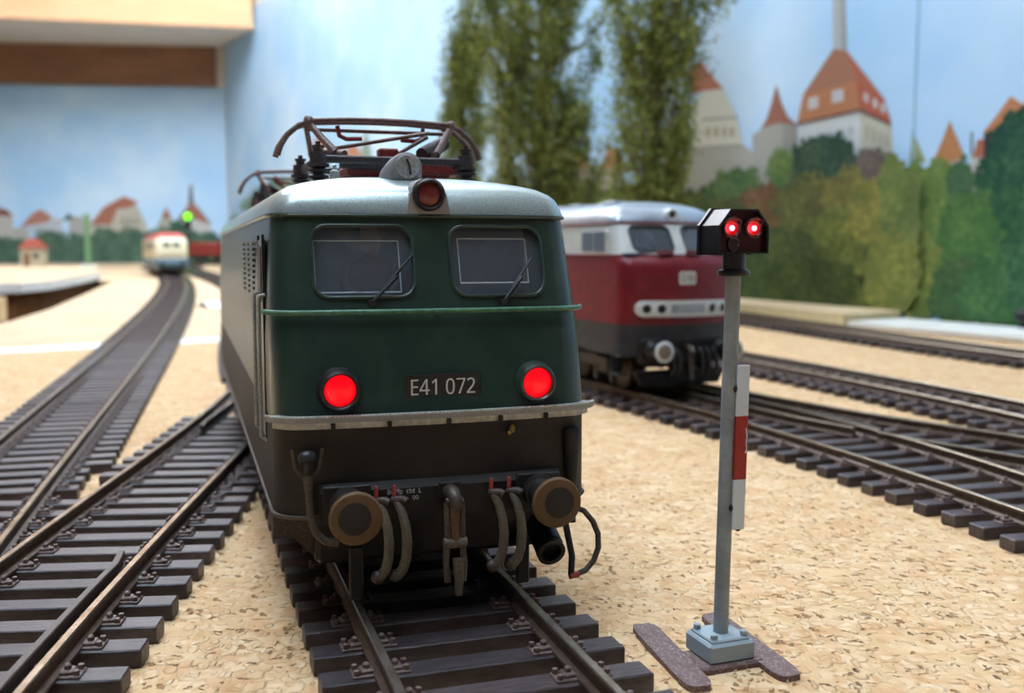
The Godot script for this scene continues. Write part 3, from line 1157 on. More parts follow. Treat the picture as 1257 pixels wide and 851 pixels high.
func green_locomotive() -> void:
	var t := thing("electric_locomotive", "dark green electric locomotive, silver roof, two red lamps, raised collector on top", "locomotive", Vector3(-6.75, 0, -180.5), 0.3105)
	# cab front with two windscreen openings
	var holes := [Rect2(-24.4, 70.3, 20.5, 14.5), Rect2(3.9, 70.3, 20.5, 14.5)]
	var s := Shape.new(true)
	s.panel(Rect2(-27, 47, 54, 40), holes, 3.3, g_front)
	part("cab_front", s, M.green, t)
	# sides and corners
	s = Shape.new(true)
	var ys := [46.0, 50.0, 56.0, 62.0, 68.0, 74.0, 80.0, 87.0]
	for i in ys.size() - 1:
		var a := g_ring(ys[i], ghw(ys[i]), gz(ys[i]), -330.0)
		var b := g_ring(ys[i + 1], ghw(ys[i + 1]), gz(ys[i + 1]), -330.0)
		for k in range(12, a.size()):
			var k2 := (k + 1) % a.size()
			s.quad_out(a[k], a[k2], b[k2], b[k], Vector3(0, 60, -170 if absf(a[k].z) > 60 else -60))
	part("body_side", s, M.green, t)
	# roof
	s = Shape.new(true)
	var rings := []
	for q in [[-0.5, 86.6], [-0.4, 87.4], [0.2, 89.2], [1.0, 90.8], [2.2, 92.0], [4.2, 93.1], [7.0, 94.0], [11.0, 94.9], [16.0, 95.7], [22.0, 96.3], [28.0, 96.6], [31.0, 96.7]]:
		var hw: float = 31.8 - q[0]
		rings.append(g_ring(q[1], hw, -35.3 - q[0] * 1.1, -330.0 + q[0] * 1.1, 0.0, clampf(hw / 31.8, 0.02, 1.0)))
	s.loft(rings, true, true)
	part("roof", s, M.roof, t)
	s = Shape.new()
	s.tube(g_nose(86.9, 0.5, 8), 0.42, 6)
	part("rain_gutter", s, M.green, t)
	# windscreens: rubber seal, pane, bright edges of the inner frame
	for sd in [-1.0, 1.0]:
		var hl: Rect2 = holes[0 if sd < 0 else 1]
		var outer := Shape.rounded(hl, 3.3, 8)
		var n := outer.size()
		var w := Node3D.new()
		w.name = "windscreen"
		t.add_child(w, true)
		var seal := Shape.new(true)
		var path := []
		for k in n + 1:
			path.append(g_front(outer[k % n].x, outer[k % n].y) + Vector3(0, 0, 0.1))
		seal.tube(path, 0.42, 6, false)
		part("window_seal", seal, M.green, w)
		var reveal := Shape.new(true)
		for k in n:
			var a := outer[k]
			var b := outer[(k + 1) % n]
			reveal.quad(g_front(a.x, a.y), g_front(b.x, b.y), g_front(b.x, b.y) - Vector3(0, 0, 1.6), g_front(a.x, a.y) - Vector3(0, 0, 1.6))
		part("window_reveal", reveal, M.rubber, w)
		var pane := Shape.new()
		var inn := Shape.rounded(hl.grow(0.2), 3.3, 8)
		for k in n:
			var c := hl.get_center()
			pane.tri_out(g_front(inn[k].x, inn[k].y) - Vector3(0, 0, 1.0), g_front(inn[(k + 1) % n].x, inn[(k + 1) % n].y) - Vector3(0, 0, 1.0), g_front(c.x, c.y) - Vector3(0, 0, 1.0), g_front(c.x, c.y) - Vector3(0, 0, 9.0))
		part("pane", pane, M.pane, w)
		var fr := Shape.new()
		var f: Rect2 = hl.grow(-2.6)
		if sd < 0:
			f = Rect2(hl.position.x + 0.8, hl.position.y + 0.9, hl.size.x - 3.2, hl.size.y - 4.0)
		var back := 2.6
		var p := [Vector2(f.position.x, f.position.y), Vector2(f.end.x, f.position.y), Vector2(f.end.x, f.end.y), Vector2(f.position.x, f.end.y)]
		for k in 4:
			var a: Vector2 = p[k]
			var b: Vector2 = p[(k + 1) % 4]
			fr.tube([g_front(a.x, a.y) - Vector3(0, 0, back), g_front(b.x, b.y) - Vector3(0, 0, back)], 0.2 if k < 1 else 0.13, 6)
		part("inner_frame", fr, M.clear_edge, w)
		# wiper
		var wip := Shape.new(true)
		var foot: Vector2 = Vector2(hl.position.x + 11.2, 69.2) if sd < 0 else Vector2(hl.position.x + 10.6, 69.0)
		var tip: Vector2 = foot + Vector2(9.0, 9.6) if sd < 0 else foot + Vector2(7.6, 9.4)
		wip.tube([g_front(foot.x, foot.y) + Vector3(0, 0, 0.9), g_front(lerpf(foot.x, tip.x, 0.6), lerpf(foot.y, tip.y, 0.55)) + Vector3(0, 0, 1.3)], 0.4, 6)
		var b0 := foot.lerp(tip, 0.3)
		wip.tube([g_front(b0.x, b0.y) + Vector3(0, 0, 1.0), g_front(tip.x, tip.y) + Vector3(0, 0, 0.7)], [0.42, 0.22], 6)
		wip.lathe([Vector2(0.0, 1.2), Vector2(0.65, 1.1), Vector2(0.75, 0)], 10, Transform3D(Basis(Vector3.RIGHT, PI / 2), g_front(foot.x, foot.y)))
		part("wiper", wip, M.rubber, t)
	# cab inside
	s = Shape.new()
	s.box(Vector3(0, 76, -66), Vector3(62, 21, 1))
	s.box(Vector3(0, 66.5, -50), Vector3(62, 1, 32))
	s.box(Vector3(0, 68.5, -38), Vector3(58, 3.4, 7), 0.6)
	part("cab_interior", s, M.blue_grey, t)
	# front handrail and walkway
	s = Shape.new(true)
	s.tube(g_nose(67.5, 1.4, 5), 0.55, 8)
	for x in [-29.5, -16.0, 0.0, 16.0, 29.5]:
		var xx := clampf(x, -26.9, 26.9)
		s.tube([g_front(xx, 67.5) - Vector3(0, 0, 0.3), g_front(xx, 67.5) + Vector3(0, 0, 1.4)], 0.35, 6)
	part("front_handrail", s, M.green_rail, t)
	s = Shape.new()
	var o0 := g_nose(47.0, 2.6, 4)
	var i0 := g_nose(47.0, -0.5, 4)
	var up := Vector3(0, 0.55, 0)
	for k in o0.size() - 1:
		var lo: float = 0.0
		s.quad(i0[k] + up, i0[k + 1] + up, o0[k + 1] + up, o0[k] + up)
		s.quad(i0[k] - up, i0[k + 1] - up, o0[k + 1] - up, o0[k] - up)
		s.quad(o0[k] + up, o0[k + 1] + up, o0[k + 1] - up, o0[k] - up)
	for k in [0, o0.size() - 1]:
		s.quad(i0[k] + up, o0[k] + up, o0[k] - up, i0[k] - up)
	part("walkway", s, M.walkway, t)
	s = Shape.new()
	var dense := []
	for k in o0.size() - 1:
		var m := maxi(1, roundi(o0[k].distance_to(o0[k + 1]) / 0.75))
		for j in m:
			dense.append(o0[k].lerp(o0[k + 1], float(j) / m))
	for k in range(0, dense.size()):
		s.box(dense[k] + Vector3(0, 0.62, -0.25), Vector3(0.42, 0.3, 0.9))
	var studs := part("walkway_ribs", s, M.pale_lip, t)
	studs.set_meta("kind", "stuff")
	s = Shape.new()
	var o1 := g_nose(45.6, 1.2, 4)
	for k in o1.size() - 1:
		s.quad(o1[k] + up * 1.4, o1[k + 1] + up * 1.4, o1[k + 1] - up, o1[k] - up)
	part("walkway_lip", s, M.pale_lip, t)
	s = Shape.new()
	for x in [-22.0, -11.0, 1.0, 12.0, 22.0]:
		s.box(g_front(x, 45.6) + Vector3(0, 0, 1.3), Vector3(0.8, 1.2, 1.4), 0.1)
	part("walkway_bracket", s, M.skirt, t)
	# skirt
	s = Shape.new(true)
	var ra := g_ring(27.2, 33.0, -24.0, -330.0)
	var rb := g_ring(33.0, 33.0, -24.0, -330.0)
	var rc := g_ring(46.2, 33.0, -24.0, -330.0)
	s.loft([ra, rb, rc], true, false)
	part("skirt", s, M.skirt, t)
	s = Shape.new(true)
	s.tube(g_nose(27.4, 0.2, 8), 0.45, 6)
	part("skirt_edge", s, M.iron, t)
	# buffer beam
	s = Shape.new()
	s.prism(PackedVector2Array([Vector2(-3.0, 26.5), Vector2(1.0, 26.5), Vector2(1.0, 32.6), Vector2(-0.6, 34.0), Vector2(-3.0, 34.0)]), 50.0, Transform3D(Basis(Vector3(0, 0, 1), Vector3(0, 1, 0), Vector3(1, 0, 0)), Vector3(-25, 0, -23.4)))
	part("buffer_beam", s, M.skirt, t)
	lettering("Buffp  cht  L", 0.95, Vector3(-8.3, 32.0, -22.2), M.letter, t, "beam_lettering")
	lettering("00", 0.85, Vector3(-6.0, 30.6, -22.2), M.letter, t, "beam_lettering")
	# buffers
	for sd in [-1.0, 1.0]:
		var b := Node3D.new()
		b.name = "buffer"
		t.add_child(b, true)
		b.position = Vector3(19.8 * sd, 30.3, -24) * MM
		var ax := Basis(Vector3.RIGHT, PI / 2)
		var xf := Transform3D(ax, Vector3.ZERO)
		part("base_plate", Shape.new().box(Vector3(0, 0, 2.0), Vector3(9.5, 7.6, 1.2), 0.3), M.skirt, b)
		part("sleeve", Shape.new(true).lathe([Vector2(3.6, 2.4), Vector2(3.4, 4.0), Vector2(3.0, 4.2), Vector2(3.0, 9.5), Vector2(2.2, 9.6), Vector2(2.2, 12.6)], 24, xf), M.skirt, b)
		var head := Shape.new(true).lathe([Vector2(1.5, 12.2), Vector2(4.6, 12.6), Vector2(5.05, 12.9), Vector2(5.05, 13.4), Vector2(4.7, 13.8), Vector2(3.0, 14.05), Vector2(0, 14.2)], 32, xf)
		part("buffer_head", head, M.rust, b)
		part("grease_spot", Shape.new(true).lathe([Vector2(3.1, 14.06), Vector2(1.5, 14.24), Vector2(0, 14.3)], 24, Transform3D(ax, Vector3(0.3 * sd, 0.1, 0))), M.grease, b)
	# tail lamps
	for sd in [-1.0, 1.0]:
		var l := Node3D.new()
		l.name = "tail_lamp"
		t.add_child(l, true)
		var at := g_front(20.4 * sd, 52.4)
		l.position = at * MM
		var xf := Transform3D(Basis(Vector3.RIGHT, PI / 2), Vector3.ZERO)
		part("lamp_ring", Shape.new(true).lathe([Vector2(4.5, -0.6), Vector2(4.3, 0.9), Vector2(3.9, 2.2), Vector2(3.5, 2.5), Vector2(3.2, 2.2), Vector2(3.1, 1.2)], 32, xf), M.green if sd > 0 else M.black, l)
		part("lamp_lens", Shape.new(true).lathe([Vector2(3.15, 1.3), Vector2(2.2, 1.8), Vector2(1.0, 2.0), Vector2(0, 2.05)], 28, xf), M.red_lens, l)
		small_light(Vector3(0, 0, 2.8), 4.0, 0.00006, Color(1, 0.05, 0.08), l)
	# number plate
	part("number_plate", Shape.new().prism(Shape.rounded(Rect2(-7.8, -2.5, 15.6, 5.0), 0.5, 3), 0.5, Transform3D(Basis(), Vector3(0.4, 52.4, gz(52.4) - 0.15))), M.black, t)
	lettering("E41 072", 3.25, Vector3(0.4, 52.35, gz(52.4) + 0.4), M.letter, t, "number_lettering", Vector3.ZERO, 0.2, 0.89)
	# top lamp in its housing
	s = Shape.new()
	var prof := PackedVector2Array([Vector2(-4.7, 86.8), Vector2(4.7, 86.8), Vector2(3.8, 91.6)])
	for k in 9:
		var a := PI * k / 8.0
		prof.append(Vector2(cos(a) * 3.6, 91.6 + sin(a) * 3.2))
	prof.append(Vector2(-3.8, 91.6))
	s.prism(prof, 14.0, Transform3D(Basis(Vector3.RIGHT, 0.0), Vector3(0, 0, -48.6)))
	part("top_lamp_housing", s, M.lamp_box, t)
	var tl := Node3D.new()
	tl.name = "top_lamp"
	t.add_child(tl, true)
	tl.position = Vector3(0, 91.2, -34.6) * MM
	var fx := Transform3D(Basis(Vector3.RIGHT, PI / 2), Vector3.ZERO)
	part("lamp_ring", Shape.new(true).lathe([Vector2(3.4, -0.5), Vector2(3.4, 0.9), Vector2(3.0, 1.4), Vector2(2.6, 1.2), Vector2(2.5, 0.4)], 32, fx), M.rubber, tl)
	part("lamp_lens", Shape.new(true).lathe([Vector2(2.6, 0.5), Vector2(1.6, 0.95), Vector2(0, 1.1)], 24, fx), M.red_dark, tl)
	# horn housing with a glazed face, on the roof
	s = Shape.new(true)
	rings = []
	for q in [[0.0, 1.0], [-1.0, 1.0], [-4.0, 0.86], [-8.0, 0.55], [-10.0, 0.3]]:
		var ring := []
		for k in 15:
			var a := PI * k / 14.0
			ring.append(Vector3(-1.6 + q[0] * 0.35 + cos(a) * 3.3 * q[1], 95.2 + (2.6 + sin(a) * 3.3) * q[1], -48.0 + q[0]))
		ring.append(Vector3(-1.6 + q[0] * 0.35 - 3.3 * q[1], 94.4, -48.0 + q[0]))
		ring.append(Vector3(-1.6 + q[0] * 0.35 + 3.3 * q[1], 94.4, -48.0 + q[0]))
		rings.append(ring)
	s.loft(rings, true, true)
	part("horn_housing", s, M.lamp_box, t)
	part("horn_face", Shape.new(true).lathe([Vector2(2.6, 0.0), Vector2(2.5, 0.4), Vector2(2.1, 0.2), Vector2(0, 0.2)], 24, Transform3D(Basis(Vector3.RIGHT, PI / 2), Vector3(-1.5, 98.0, -48.0))), M.grey_metal, t)
	part("horn_lever", Shape.new(true).tube([Vector3(-1.8, 99.6, -47.5), Vector3(-1.2, 98.4, -47.4), Vector3(-0.9, 96.2, -47.4)], 0.25, 6), M.iron, t)
	# details on the beam
	for q in [[-13.2, 0.0], [-9.6, 0.0], [10.4, 0.3], [14.2, 0.3]]:
		var h := Node3D.new()
		h.name = "brake_hose"
		t.add_child(h, true)
		h.position = Vector3(q[0], 0, -22.0) * MM
		part("cock_lever", Shape.new().box(Vector3(-0.9, 32.2, 0.6), Vector3(0.75, 2.9, 0.9), 0.2), M.cock, h)
		part("cock_body", Shape.new(true).tube([Vector3(-1.3, 30.6, 0.4), Vector3(0.8, 30.8, 1.4), Vector3(1.4, 30.4, 1.8)], 0.85, 8), M.iron, h)
		part("hose_body", Shape.new(true).tube([Vector3(-0.4, 30.2, 0.8), Vector3(0.3, 28.4, 2.0), Vector3(0.9, 25.6, 2.8), Vector3(1.15, 22.4, 3.0), Vector3(0.95, 19.2, 2.7), Vector3(0.4, 17.0, 2.3), Vector3(-0.7, 15.6, 2.0)], [0.85, 0.9, 0.95, 1.0, 1.0, 1.05, 1.05], 10), M.hose, h)
		part("coupling_head", Shape.new(true).ball(Vector3(-1.1, 15.7, 2.0), Vector3(1.35, 1.3, 1.2)), M.iron, h)
	var c := Node3D.new()
	c.name = "screw_coupling"
	t.add_child(c, true)
	c.position = Vector3(0.9, 0, -22.4) * MM
	part("hook", Shape.new(true).tube([Vector3(0, 31.4, 0), Vector3(0, 31.6, 3.4), Vector3(0.1, 30.8, 5.0), Vector3(0.2, 29.2, 5.4), Vector3(0.1, 28.0, 4.6)], [1.7, 1.5, 1.3, 1.0, 0.5], 10), M.iron, c)
	part("hook_plate", Shape.new().box(Vector3(0, 31.6, 0.4), Vector3(4.6, 3.6, 0.9), 0.25), M.skirt, c)
	part("link", Shape.new(true).tube([Vector3(-1.5, 30.0, 4.0), Vector3(-1.5, 25.0, 4.8), Vector3(-1.4, 22.4, 4.6)], 0.7, 8).tube([Vector3(1.5, 30.0, 4.0), Vector3(1.5, 25.0, 4.8), Vector3(1.4, 22.4, 4.6)], 0.7, 8).tube([Vector3(-1.7, 30.2, 4.2), Vector3(1.7, 30.2, 4.2)], 0.8, 8), M.iron, c)
	part("screw", Shape.new(true).tube([Vector3(0, 30, 4.6), Vector3(0, 22.4, 4.8)], 1.0, 10), M.rust, c)
	part("trunnion", Shape.new(true).tube([Vector3(-2.3, 22.0, 4.8), Vector3(2.3, 22.0, 4.8)], 1.1, 10), M.hose, c)
	part("shackle", Shape.new(true).tube([Vector3(-1.7, 22.0, 4.8), Vector3(-2.0, 18.0, 5.4), Vector3(-1.8, 14.4, 5.6)], 0.65, 8).tube([Vector3(1.5, 22.0, 4.8), Vector3(1.7, 18.0, 5.4), Vector3(1.4, 14.4, 5.6)], 0.65, 8), M.iron, c)
	part("drop_nut", Shape.new(true).tube([Vector3(0.4, 19.0, 5.4), Vector3(0.5, 15.0, 5.8), Vector3(0.4, 11.6, 5.8)], [1.2, 1.0, 0.75], 8), M.hose, c)
	# heating socket with bracket and cable on the left of the front
	var hs := Node3D.new()
	hs.name = "heating_socket"
	t.add_child(hs, true)
	hs.position = Vector3(-27.2, 0, -22.8) * MM
	var u := []
	for k in 11:
		var a := PI + PI * k / 10.0
		u.append(Vector3(cos(a) * 2.5, 39.0 + sin(a) * 2.8, 0.6))
	u.push_front(Vector3(-2.9, 41.6, 0.6))
	u.append(Vector3(2.9, 41.6, 0.6))
	part("bracket", Shape.new(true).tube(u, 0.38, 6), M.iron, hs)
	part("cap", Shape.new(true).ball(Vector3(0, 40.0, 0.4), Vector3(1.9, 1.4, 1.5)), M.dark_grey, hs)
	part("socket_body", Shape.new(true).tube([Vector3(0, 39.2, 0.4), Vector3(0, 36.0, 0.4)], [1.5, 1.0], 10), M.black, hs)
	part("cable", Shape.new(true).tube([Vector3(0, 36.4, 0.5), Vector3(0.1, 33.0, 0.9), Vector3(0.3, 28.5, 1.5), Vector3(1.2, 25.4, 2.0), Vector3(3.0, 23.6, 2.2), Vector3(5.4, 23.0, 1.6)], [1.1, 0.8, 0.8, 0.8, 0.8, 0.8], 8), M.iron, hs)
	# socket and pipe on the right, cable loop with a red plug
	var rs := Node3D.new()
	rs.name = "jumper_socket"
	t.add_child(rs, true)
	rs.position = Vector3(28.3, 0, -25.0) * MM
	part("socket_body", Shape.new(true).tube([Vector3(0, 42.4, 0), Vector3(0, 41.6, 0), Vector3(0, 36.0, 0), Vector3(0, 30.0, 0)], [1.6, 1.9, 1.7, 1.2], 12), M.skirt, rs)
	part("pipe", Shape.new(true).tube([Vector3(0, 36, 0), Vector3(0, 27, 0), Vector3(0.4, 22, 0)], 0.8, 8), M.black, rs)
	part("cable_loop", Shape.new(true).tube([Vector3(-7.0, 27.5, 1.0), Vector3(-2.5, 27.0, 3.0), Vector3(1.0, 25.6, 5), Vector3(3.0, 23.2, 5.0), Vector3(4.2, 20.4, 5), Vector3(4.3, 17.4, 5), Vector3(3.2, 14.6, 5), Vector3(1.4, 12.8, 5), Vector3(-0.6, 12.2, 5)], 0.62, 8), M.iron, rs)
	part("plug", Shape.new(true).tube([Vector3(-0.2, 12.2, 5), Vector3(-2.2, 12.0, 5.2)], 0.75, 8), M.cock, rs)
	part("sand_pipe", Shape.new(true).tube([Vector3(-2.0, 22.5, 2), Vector3(-1.4, 16.0, 4.4), Vector3(-1.8, 12.2, 5)], 0.7, 8), M.black, rs)
	part("exhaust_pipe", Shape.new(true).tube([Vector3(-5.2, 22.0, -9), Vector3(-5.2, 17.2, 1.0)], 3.1, 16).lathe([Vector2(3.1, 0), Vector2(3.1, 1.2), Vector2(2.1, 1.2), Vector2(2.0, -1.5)], 20, Transform3D(Basis(Vector3.RIGHT, PI / 2 + 0.35), Vector3(-5.2, 16.8, 1.2))), M.black, rs)
	# rail guards and step under the corner
	for sd in [-1.0, 1.0]:
		part("rail_guard", Shape.new().box(Vector3(17.6 * sd, 15.2, -25.5), Vector3(2.8, 11.0, 1.2), 0.3), M.skirt, t)
	part("corner_step", Shape.new().prism(PackedVector2Array([Vector2(-33.0, 26.6), Vector2(-20.0, 26.6), Vector2(-20.5, 15.2), Vector2(-24.0, 15.8), Vector2(-29.0, 21.0), Vector2(-33.0, 22.0)]), 12.0, Transform3D(Basis(), Vector3(0, 0, -46))), M.iron, t)
	part("drain_valve", Shape.new(true).ball(Vector3(14.6, 43.2, -23.2), Vector3(0.6, 0.9, 0.6)).ball(Vector3(13.9, 42.4, -23.0), Vector3(0.45, 0.45, 0.45)), mat(rgb(150, 126, 40), 0.4), t)
	# door, handrails and louvres on the visible side
	var d := Node3D.new()
	d.name = "cab_door"
	t.add_child(d, true)
	part("door_leaf", Shape.new().box(Vector3(-32.75, 61, -52), Vector3(0.9, 42, 12.0), 0.2), M.green, d)
	part("door_gap", Shape.new().box(Vector3(-33.0, 61.5, -45.6), Vector3(0.5, 43, 1.2)).box(Vector3(-33.0, 61.5, -58.4), Vector3(0.5, 43, 0.9)), M.rubber, d)
	part("door_window", Shape.new().prism(Shape.rounded(Rect2(-4.0, -6.2, 8.0, 12.4), 1.5, 4), 0.5, Transform3D(Basis(Vector3.UP, -PI / 2), Vector3(-32.9, 75, -52))), M.rubber, d)
	for zz in [-45.0, -59.5]:
		part("door_handrail", Shape.new(true).tube([Vector3(-32.8, 70.5, zz), Vector3(-34.0, 70.2, zz), Vector3(-34.2, 69.2, zz), Vector3(-34.2, 40.5, zz), Vector3(-33.0, 39.6, zz)], 0.42, 8), M.grey_metal, d)
	for zc in [-86.0, -104.0, -124.0]:
		for k in 10:
			part("louvre", Shape.new().box(Vector3(-32.7, 69.2 + k * 1.35, zc), Vector3(0.8, 0.7, 11.0), 0.25), M.green, t)
	# running gear
	s = Shape.new()
	s.box(Vector3(0, 22, -180), Vector3(50, 12, 300), 1)
	s.box(Vector3(0, 20, -92), Vector3(46, 9, 110), 1)
	s.box(Vector3(0, 20, -262), Vector3(46, 9, 110), 1)
	part("bogie_frame", s, M.black, t)
	for zz in [-62.0, -132.0, -222.0, -292.0]:
		var w := Shape.new(true)
		for sd in [-1.0, 1.0]:
			w.lathe([Vector2(0, -1.6), Vector2(13.3, -1.6), Vector2(13.35, -0.8), Vector2(13.35, -0.6), Vector2(13.4, 1.6), Vector2(10, 1.0), Vector2(0, 1.2)], 28, Transform3D(Basis(Vector3.FORWARD, -PI / 2 * sd), Vector3(17.0 * sd, 21.5, zz)))
		w.tube([Vector3(-16, 21.5, zz), Vector3(16, 21.5, zz)], 1.8, 8)
		part("wheelset", w, M.iron, t)
	# insulators, current collectors
	pantograph(t, -90.0, 1.0)
	pantograph(t, -268.0, -1.0)
	part("roof_bolt", Shape.new(true).lathe([Vector2(1.5, 0), Vector2(1.5, 1.8), Vector2(1.1, 2.2), Vector2(1.1, 4.2), Vector2(0.5, 4.6), Vector2(0.5, 5.6), Vector2(0, 5.8)], 14, Transform3D(Basis(), Vector3(-15.2, 93.6, -64))), M.grey_metal, t)
	part("roof_mount", Shape.new(true).lathe([Vector2(4.4, 0), Vector2(4.0, 1.4), Vector2(2.6, 2.6), Vector2(1.8, 3.4), Vector2(0, 3.4)], 18, Transform3D(Basis(), Vector3(18.0, 93.8, -70.8))), M.grey_metal, t)
	# the driver behind the windscreen
	var man := thing("person", "tiny driver figure seated behind the windscreen of the green locomotive", "figure", Vector3(-6.75 - 24.0, 67.0, -180.5 - 41.0), 0.31)
	figure(man, rgb(74, 46, 36))


func pantograph(t: Node3D, zc: float, way: float) -> void:
	var p := Node3D.new()
	p.name = "pantograph"
	t.add_child(p, true)
	p.position = Vector3(0, 0, zc) * MM
	if way < 0:
		p.rotation.y = PI
	for x in [-18.0, 18.0]:
		for z in [19.0, -19.0]:
			var s := Shape.new(true)
			var pr := [Vector2(2.3, 93.4), Vector2(2.3, 94.6)]
			for k in 3:
				var y := 94.8 + k * 1.5
				pr.append_array([Vector2(1.3, y), Vector2(2.5, y + 0.5), Vector2(2.5, y + 0.8), Vector2(1.3, y + 1.2)])
			pr.append_array([Vector2(2.6, 99.3), Vector2(2.6, 100.0), Vector2(0, 100.0)])
			s.lathe(pr, 16, Transform3D(Basis(), Vector3(x, 0, z)))
			part("insulator", s, M.panto_dark, p)
			part("clamp", Shape.new(true).lathe([Vector2(2.0, 100), Vector2(2.0, 102.6), Vector2(1.2, 102.7), Vector2(1.2, 103.6), Vector2(1.5, 103.7), Vector2(1.5, 104.3), Vector2(0.6, 104.4), Vector2(0.6, 105.2), Vector2(0, 105.2)], 12, Transform3D(Basis(), Vector3(x, 0, z))), M.panto_dark, p)
	var f := Shape.new()
	f.box(Vector3(0, 101.2, 19), Vector3(34, 1.8, 2.2), 0.4)
	f.box(Vector3(0, 101.2, -19), Vector3(34, 1.8, 2.2), 0.4)
	for x in [-17.0, 17.0]:
		f.box(Vector3(x, 101.2, 0), Vector3(2.2, 2.4, 37), 0.4)
	part("base_frame", f, M.panto_dark, p)
	f = Shape.new()
	f.box(Vector3(3.0, 99.2, 4), Vector3(26, 2.6, 16), 0.5)
	f.box(Vector3(12.0, 100.0, 9), Vector3(14, 3.0, 9), 0.5)
	part("drive_box", f, M.panto_red, p)
	part("spring_cylinder", Shape.new(true).tube([Vector3(-12, 101.0, 12), Vector3(4, 100.4, 13)], 1.5, 10), M.panto_dark, p)
	f = Shape.new(true)
	f.tube([Vector3(9, 103.5, 10), Vector3(16.0, 107.2, 4)], 1.9, 10)
	part("damper", f, M.panto_dark, p)
	part("control_box", Shape.new().box(Vector3(1.0, 103.0, 6), Vector3(5.0, 4.4, 4.0), 0.4), M.panto_red, p)
	# folded arms
	for x in [-1.0, 1.0]:
		var s := Shape.new(true)
		s.tube([Vector3(11.0 * x, 103.0, 14), Vector3(14.0 * x, 104.4, 2), Vector3(15.5 * x, 105.2, -16)], 0.85, 8)
		part("lower_arm", s, M.panto, p)
		s = Shape.new(true)
		s.tube([Vector3(12.6 * x, 103.6, 10), Vector3(15.6 * x, 107.6, 6.0), Vector3(18.2 * x, 111.4, 3.0)], [1.05, 0.95, 0.8], 8)
		s.tube([Vector3(15.5 * x, 105.2, -16), Vector3(17.4 * x, 109.0, -6), Vector3(18.2 * x, 111.2, -3)], 0.7, 8)
		part("upper_arm", s, M.panto, p)
		s = Shape.new(true)
		s.tube([Vector3(18.2 * x, 111.4, 4.2), Vector3(18.6 * x, 112.4, 3.4), Vector3(18.2 * x, 112.2, -3.4), Vector3(18.2 * x, 111.0, -4.2)], 0.75, 8)
		s.ball(Vector3(18.2 * x, 111.8, 3.4), Vector3(1.3, 1.3, 1.3), 10, 6)
		part("bow_carrier", s, M.panto, p)
		s = Shape.new(true)
		s.tube([Vector3(11.0 * x, 110.8, 2.4), Vector3(10.6 * x, 108.4, 3.0), Vector3(8.8 * x, 107.6, 3.2), Vector3(5.0 * x, 107.8, 3.2)], 0.6, 8)
		part("guide_spring", s, M.panto_red, p)
	part("cross_rod", Shape.new(true).tube([Vector3(-14.0, 104.6, 6), Vector3(12.0, 109.6, 5)], 0.5, 8), M.panto, p)
	part("cross_rod", Shape.new(true).tube([Vector3(2.0, 103.0, 6), Vector3(11.6, 108.6, 5)], 0.5, 8), M.panto, p)
	part("cross_rod", Shape.new(true).tube([Vector3(-18.2, 109.8, 2), Vector3(18.2, 109.8, 2)], 0.5, 8), M.panto, p)
	for z in [3.2, -3.2]:
		var bow := []
		for q in [[-26.0, 103.2], [-25.2, 105.6], [-23.4, 108.4], [-20.6, 110.8], [-17.0, 112.0], [-8.0, 112.5], [0.0, 112.6], [8.0, 112.5], [17.0, 112.0], [20.6, 110.8], [23.4, 108.4], [25.2, 105.6], [26.0, 103.2]]:
			bow.append(Vector3(q[0], q[1], z))
		part("collector_bow", Shape.new(true).tube(bow, [0.75, 0.75, 0.7, 0.65, 0.6, 0.6, 0.6, 0.6, 0.6, 0.65, 0.7, 0.75, 0.75], 8), M.panto, p)


func figure(root: Node3D, coat: Color) -> void:
	var s := Shape.new(true)
	var rings := []
	for q in [[0.0, 3.6, 2.6], [3.0, 4.2, 2.8], [6.5, 5.2, 3.0], [9.0, 5.4, 2.8], [10.4, 4.2, 2.4], [11.2, 1.7, 1.6], [12.4, 1.5, 1.6], [13.0, 2.0, 2.2], [14.4, 2.3, 2.7], [16.2, 2.4, 2.8], [17.6, 1.9, 2.2], [18.3, 0.6, 0.7]]:
		var ring := []
		for k in 12:
			var a := TAU * k / 12.0
			ring.append(Vector3(cos(a) * q[1], q[0], sin(a) * q[2]))
		rings.append(ring)
	s.loft(rings, true, true)
	for x in [-1.0, 1.0]:
		s.tube([Vector3(4.6 * x, 9.2, 0), Vector3(5.4 * x, 5.6, 0.8), Vector3(4.4 * x, 3.2, 3.4), Vector3(3.4 * x, 3.4, 5.4)], [1.5, 1.3, 1.1, 0.9], 8)
	part("body", s, mat(coat, 0.7), root)


# ---------------------------------------------------------------- red diesel locomotive
func rz(y: float) -> float:
	if y < 70.0:
		return 0.0
	if y < 77.0:
		return -4.0 * pow((y - 70.0) / 7.0, 2.0)
	return lerpf(-5.0, -15.5, (y - 77.0) / 16.0)


func rhw(y: float) -> float:
	return 33.0 if y < 72.0 else lerpf(33.0, 31.0, (y - 72.0) / 21.0)


func r_front(x: float, y: float) -> Vector3:
	return Vector3(x, y, rz(y) - 5.0 * pow(absf(x) / 26.0, 2.2))


